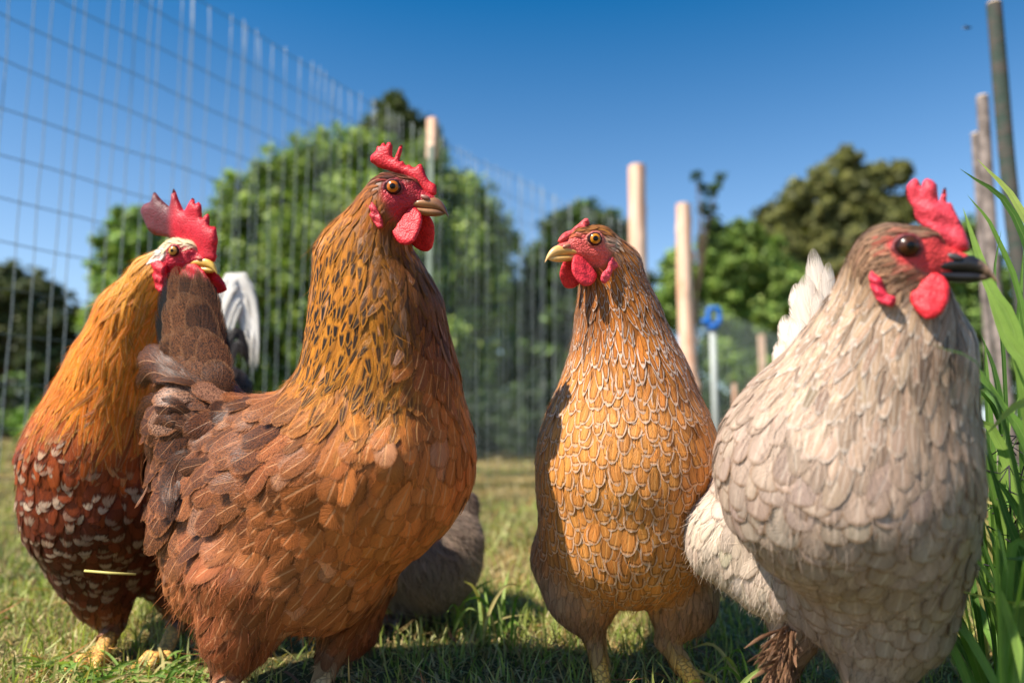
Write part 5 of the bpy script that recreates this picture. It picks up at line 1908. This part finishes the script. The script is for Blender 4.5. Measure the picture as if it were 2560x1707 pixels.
# netting beyond the log posts, going away to the right
def netting():
    root = empty("net_fence", "low fine netting fence leading away behind the blue-topped rod", "fence")
    P = [(1.13, 4.62), (2.40, 6.6), (4.6, 9.8)]
    rng = random.Random(2)
    mt = plain("net_cord", lin(128, 142, 132), .6, .2)
    plan = catmull(P, 200)
    seg = np.concatenate([[0], np.cumsum(np.linalg.norm(np.diff(plan, axis=0), axis=1))])
    Vs, Fq, Ft, off = [], [], [], 0
    def addt(p, r):
        nonlocal off
        V, f = tube_arrays(p, r, 4)
        Vs.append(V); Fq.append(f[0] + off); Ft.append(f[1] + off); off += len(V)
    for i in range(int(seg[-1] / .06)):
        s = i * .06
        q = (np.interp(s, seg, plan[:, 0]), np.interp(s, seg, plan[:, 1]))
        addt(np.array([(*q, 0), (q[0] + rng.gauss(0, .01), q[1], .5), (*q, 1.07)]), .0014)
    for k in range(11):
        addt(np.array([(x, y, .02 + k * .105 + .01 * math.sin(x * 5 + k)) for x, y in plan[::8]]), .0016)
    o = mesh_np("mesh", np.concatenate(Vs), [np.concatenate(Fq), np.concatenate(Ft)], mt, root)
    o["kind"] = "stuff"
    for (x, yt, d, hw) in ((1757, 765, 6.3, 7), (1690, 880, 5.4, 4)):
        g = ground_pt(x, d)
        box_mesh("stake", (g[0] - hw * d / F, g[1] - .015, 0), (g[0] + hw * d / F, g[1] + .015, at(x, yt, d)[2]), M_PEEL, root, .003)


netting()

# weathered posts and netting at the right
M_GREY = plain("weathered_wood", lin(150, 136, 128), .85, .15, 22, .45, .5, .006, col2=lin(104, 94, 88))
log_post("weathered grey post with dark cap at the right edge behind the tall grass", 2318, 182, 2.3, 13, [(2.0, .5, .15)], 5, -6, M_GREY, "fence_post")
log_post("pale slender grey post just left of the weathered capped post", 2290, 276, 2.7, 8, [], 6, -4, M_GREY, "fence_post")
log_post("thick dark green-grey post reaching above the frame at the right edge", 2388, -60, 1.9, 17, [(3.2, .7, .1)], 7, -30, plain("dark_post", lin(62, 74, 66), .85, .15, 26, .45, .5, .006, col2=lin(84, 78, 72)), "fence_post")
_n = empty("side_netting", "dark green garden netting hung between the posts at the right edge", "netting")
_mt = plain("dark_net", lin(40, 56, 48), .6, .3)
_Vs, _Fq, _Ft, _o = [], [], [], 0
_rr = random.Random(4)
for i in range(40):
    a = i / 39
    x, y = 1.30 + .55 * a, 1.75 + .55 * a
    V, f = tube_arrays(np.array([(x, y, 0), (x + _rr.gauss(0, .012), y, 1.0), (x, y, 1.9)]), .0012, 4)
    _Vs.append(V); _Fq.append(f[0] + _o); _Ft.append(f[1] + _o); _o += len(V)
for k in range(48):
    z = .02 + k * .04
    V, f = tube_arrays(np.array([(1.30, 1.75, z), (1.57, 2.02, z + _rr.gauss(0, .012)), (1.85, 2.30, z)]), .0012, 4)
    _Vs.append(V); _Fq.append(f[0] + _o); _Ft.append(f[1] + _o); _o += len(V)
mesh_np("mesh", np.concatenate(_Vs), [np.concatenate(_Fq), np.concatenate(_Ft)], _mt, _n)["kind"] = "stuff"


# ================================================================== trees
def leaf_cloud(blobs, n, size, cols, seed, d, squash=1.0, clump=.22, needle=False):
    """leaves gathered in clumps over and inside the lobes of a crown; blobs in view units at distance d (+ offset)"""
    rng = np.random.default_rng(seed)
    B = np.array([(*at(b[0], b[1], d + (b[3] if len(b) > 3 else 0)), b[2] * d / F) for b in blobs])
    w = B[:, 3] ** 2
    bi = rng.choice(len(B), n, p=w / w.sum())
    nc = 34
    CL = nrm(rng.normal(0, 1, (len(B), nc, 3)))
    CR = rng.uniform(.55, 1.05, (len(B), nc))
    ci = rng.integers(0, nc, n)
    dirv = CL[bi, ci]
    ctr = B[bi, :3] + dirv * (B[bi, 3] * CR[bi, ci])[:, None]
    o = rng.normal(0, 1, (n, 3))
    o = nrm(o) * (rng.random(n) ** .5)[:, None]
    P = ctr + o * (B[bi, 3] * clump * rng.uniform(.8, 1.5, n))[:, None] * np.array((1, 1, .75))
    keep = P[:, 2] > .05
    P, dirv, o, bi, ci = P[keep], dirv[keep], o[keep], bi[keep], ci[keep]
    n = len(P)
    N = nrm(dirv * .5 + o * .6 + rng.normal(0, .6, (n, 3)) + np.array((0, 0, .35)))
    T = nrm(np.cross(N, rng.normal(0, 1, (n, 3))))
    Bn = np.cross(N, T)
    s = size * rng.uniform(.6, 1.4, n)
    a, b = s, s * (.22 if needle else .55)
    V = np.zeros((n, 4, 3))
    V[:, 0] = P - T * a[:, None] * .5
    V[:, 1] = P + Bn * b[:, None] * .5 + N * (s * .08)[:, None]
    V[:, 2] = P + T * a[:, None] * .5
    V[:, 3] = P - Bn * b[:, None] * .5 + N * (s * .08)[:, None]
    cols = np.array(cols)
    tone = rng.uniform(.75, 1.3, (len(B), nc))[bi, ci]
    C = cols[(rng.random(n) * len(cols)).astype(int)] * (tone * rng.uniform(.75, 1.25, n))[:, None]
    Q = np.arange(n * 4).reshape(-1, 4)
    return V.reshape(-1, 3), Q, np.repeat(np.c_[np.clip(C, 0, 1), np.ones(n)], 4, 0)


def tree(label, x, d, blobs, n, size, cols, seed, trunk_r=.12, name="tree", needle=False, clump=.22, bark=None, group="trees beyond the fence"):
    root = empty(name, label, "tree", group)
    g = ground_pt(x, d)
    V, Q, C = leaf_cloud(blobs, n, size, cols, seed, d, needle=needle, clump=clump)
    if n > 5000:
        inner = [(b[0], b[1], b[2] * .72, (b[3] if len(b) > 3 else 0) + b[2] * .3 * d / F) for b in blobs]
        V2, Q2, C2 = leaf_cloud(inner, int(n * .45), size * 1.3, cols[-2:], seed + 50, d, clump=.6)  # inner leaves take the last, mostly darker tones: crown shade put into colour
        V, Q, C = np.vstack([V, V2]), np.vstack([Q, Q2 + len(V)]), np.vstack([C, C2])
    o = mesh_np("crown", V, Q, M_LEAF, root, {"c_base": C}, smooth=False)
    rng = np.random.default_rng(seed)
    ys = sorted(blobs, key=lambda b: b[1])
    topb = at(ys[0][0], ys[0][1], d)
    c = catmull([g - np.array((0, 0, .1)), g * .6 + topb * .4 + rng.normal(0, .1, 3), g * .25 + topb * .75 + rng.normal(0, .1, 3), topb], 16)
    tr = tube("trunk", c, np.linspace(trunk_r, trunk_r * .15, 16), bark or M_BARK, root, 10)
    for b in blobs[:12]:
        e = at(b[0], b[1], d + (b[3] if len(b) > 3 else 0))
        k = int(np.clip(np.searchsorted(c[:, 2], e[2] * .6), 2, 13))
        s = c[k]
        tube("limb", catmull([s, s * .5 + e * .5 + np.array((0, 0, .1)), e], 8), np.linspace(trunk_r * .4, trunk_r * .06, 8), bark or M_BARK, tr, 6)


BR = [lin(152, 170, 80), lin(172, 188, 98), lin(128, 150, 68), lin(104, 128, 58), lin(88, 110, 54)]
MID = [lin(122, 150, 72), lin(142, 166, 86), lin(100, 128, 62)]
DARK = [lin(60, 80, 46), lin(72, 92, 54), lin(50, 68, 42)]
CON = [lin(82, 96, 54), lin(96, 106, 62), lin(70, 82, 48), lin(104, 108, 64)]
PIN = [lin(168, 162, 98), lin(150, 148, 88), lin(130, 132, 78), lin(112, 114, 70)]

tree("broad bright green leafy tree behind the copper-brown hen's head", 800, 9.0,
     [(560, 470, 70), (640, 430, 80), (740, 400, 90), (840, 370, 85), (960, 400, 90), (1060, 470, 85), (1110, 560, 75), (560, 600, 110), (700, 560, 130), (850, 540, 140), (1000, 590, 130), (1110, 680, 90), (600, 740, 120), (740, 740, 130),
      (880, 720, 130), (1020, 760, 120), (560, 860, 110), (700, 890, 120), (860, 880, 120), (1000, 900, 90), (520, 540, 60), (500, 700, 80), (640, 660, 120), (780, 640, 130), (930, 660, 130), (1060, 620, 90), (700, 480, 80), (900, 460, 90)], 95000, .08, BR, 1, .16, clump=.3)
tree("dark pointed conifer top rising behind the broad leafy tree", 905, 12.0, [(905, 235, 26), (900, 275, 48), (915, 320, 72), (870, 330, 55), (960, 335, 60), (905, 400, 95)], 16000, .11, CON, 2, .14, "conifer", True)
tree("small round-topped green tree behind the rooster's comb", 320, 9.5, [(310, 520, 50), (290, 570, 62), (350, 590, 70), (270, 640, 60), (420, 640, 80), (330, 700, 100), (260, 760, 80), (420, 780, 100), (340, 860, 100)], 32000, .085, MID + BR[:1], 3, .10)
tree("dull distant tree at the far left edge", 30, 17.0, [(20, 655, 60), (80, 680, 58), (-40, 690, 80), (130, 730, 60), (40, 770, 90), (120, 820, 70), (-60, 800, 90)], 14000, .15, [lin(84, 92, 58), lin(70, 80, 48), lin(96, 98, 62)], 4, .15)
tree("dense dark green tree to the left of the golden-orange hen's head", 1300, 13.0, [(1300, 530, 55), (1350, 510, 52), (1400, 545, 60), (1270, 600, 75), (1350, 630, 100), (1230, 700, 80), (1320, 760, 110), (1420, 680, 90), (1240, 820, 100), (1400, 830, 120)], 30000, .11, MID[2:] + DARK[:2] + [lin(84, 98, 48)], 5, .14)
tree("wide rounded olive pine behind the cream-grey hen", 1950, 18.0, [(1942, 372, 34), (1888, 418, 38), (2002, 408, 36), (2062, 402, 32), (1958, 440, 52), (1832, 452, 40), (1776, 502, 40), (2088, 470, 40), (1870, 500, 58), (2010, 500, 60), (1940, 545, 70),
     (1800, 580, 66), (1890, 610, 74), (2080, 570, 62), (2010, 620, 78), (1830, 690, 90), (1950, 710, 90), (2080, 690, 80), (2130, 600, 40), (1740, 560, 36)], 56000, .17, PIN + [lin(92, 94, 60)], 6, .22, "pine", True, .24)
tree("bright green bush growing between the knobbly log post and the pine", 1700, 12.0, [(1640, 560, 40), (1700, 550, 46), (1670, 620, 70), (1750, 610, 66), (1810, 660, 60), (1640, 700, 70), (1740, 720, 80), (1820, 760, 70), (1680, 820, 80), (1790, 850, 80), (1560, 620, 50), (1540, 700, 60)],
     40000, .085, BR[1:] + MID[:2], 7, .08, "bush")
tree("thin sapling with upright twigs beside the knobbly log post", 1630, 10.0, [(1600, 405, 12), (1655, 405, 12), (1632, 440, 16), (1625, 480, 20), (1640, 520, 22), (1612, 430, 10), (1648, 425, 10), (1628, 560, 26)], 1800, .06, DARK + MID[2:], 8, .03, "sapling")
tree("green shrubby tree behind the right-hand grey posts", 2230, 11.0, [(2180, 560, 46), (2230, 540, 44), (2200, 640, 70), (2270, 640, 60), (2200, 740, 80), (2290, 760, 80), (2230, 860, 90)], 16000, .08, MID + DARK[:1], 9, .08, "bush")


# woodland and undergrowth that closes the view, in one mass
def woodland():
    rng = np.random.default_rng(14)
    bl = []
    for i in range(150):
        x = rng.uniform(-900, 3300)
        bl.append((x, rng.uniform(690, 985), rng.uniform(60, 130), rng.uniform(-1.5, 5)))
    for i in range(26):
        bl.append((rng.uniform(1040, 1560), rng.uniform(700, 960), rng.uniform(60, 110), rng.uniform(-3, 0)))
    V, Q, C = leaf_cloud(bl, 90000, .17, DARK + MID[2:] + [lin(36, 48, 30)], 15, 18.0, clump=.3)  # dark leaf tones carry the shade under the canopy
    tag(mesh_np("woodland", V, Q, M_LEAF, None, {"c_base": C}, smooth=False), "woodland edge closing the far side of the field, canopy shade in its dark leaf colours", "woodland", kind="stuff")
    rng = np.random.default_rng(19)
    bl = [(rng.uniform(1000, 1700), rng.uniform(880, 1050), rng.uniform(50, 95), rng.uniform(0, 2.0)) for i in range(46)]
    V, Q, C = leaf_cloud(bl, 42000, .05, [lin(52, 66, 44), lin(64, 80, 50), lin(44, 56, 38), lin(80, 96, 58)], 20, 5.6, clump=.34)  # leaf colours darkened to stand in for shade behind the fence
    tag(mesh_np("thicket", V, Q, M_LEAF, None, {"c_base": C}, smooth=False), "thicket just behind the wire fence, its shade put into dark leaf colours", "thicket", kind="stuff")
    rng = np.random.default_rng(16)
    bl = [(rng.uniform(-300, 420), rng.uniform(955, 1000), rng.uniform(20, 40), rng.uniform(-2, 2)) for i in range(40)]
    V, Q, C = leaf_cloud(bl, 16000, .06, [lin(116, 146, 66), lin(136, 160, 76), lin(100, 132, 58)], 17, 9.0, clump=.4)
    tag(mesh_np("undergrowth", V, Q, M_LEAF, None, {"c_base": C}, smooth=False), "light green weeds along the far edge of the lawn", "weeds", kind="stuff")


woodland()

# a fly passing in front of the sky
_f = empty("fly", "tiny dark fly in the blue sky at the upper right", "insect")
_p = at(2222, 65, 1.5)
_bk = plain("fly_black", lin(30, 30, 34), .4, .4)
tube("body", [_p + vec(-.006, .001), _p, _p + vec(.005, -.001), _p + vec(.008, -.001)], [.001, .0024, .0022, .0012], _bk, _f, 8)
for _sg in (1, -1):
    _w = [_p, _p + vec(-.003, -.003, .004 * _sg), _p + vec(-.009, -.004, .006 * _sg), _p + vec(-.008, -.001, .004 * _sg)]
    mesh_np("wing", np.array(_w), np.array([[0, 1, 2, 3]]), plain("fly_wing", lin(90, 96, 110), .2, .5), _f)
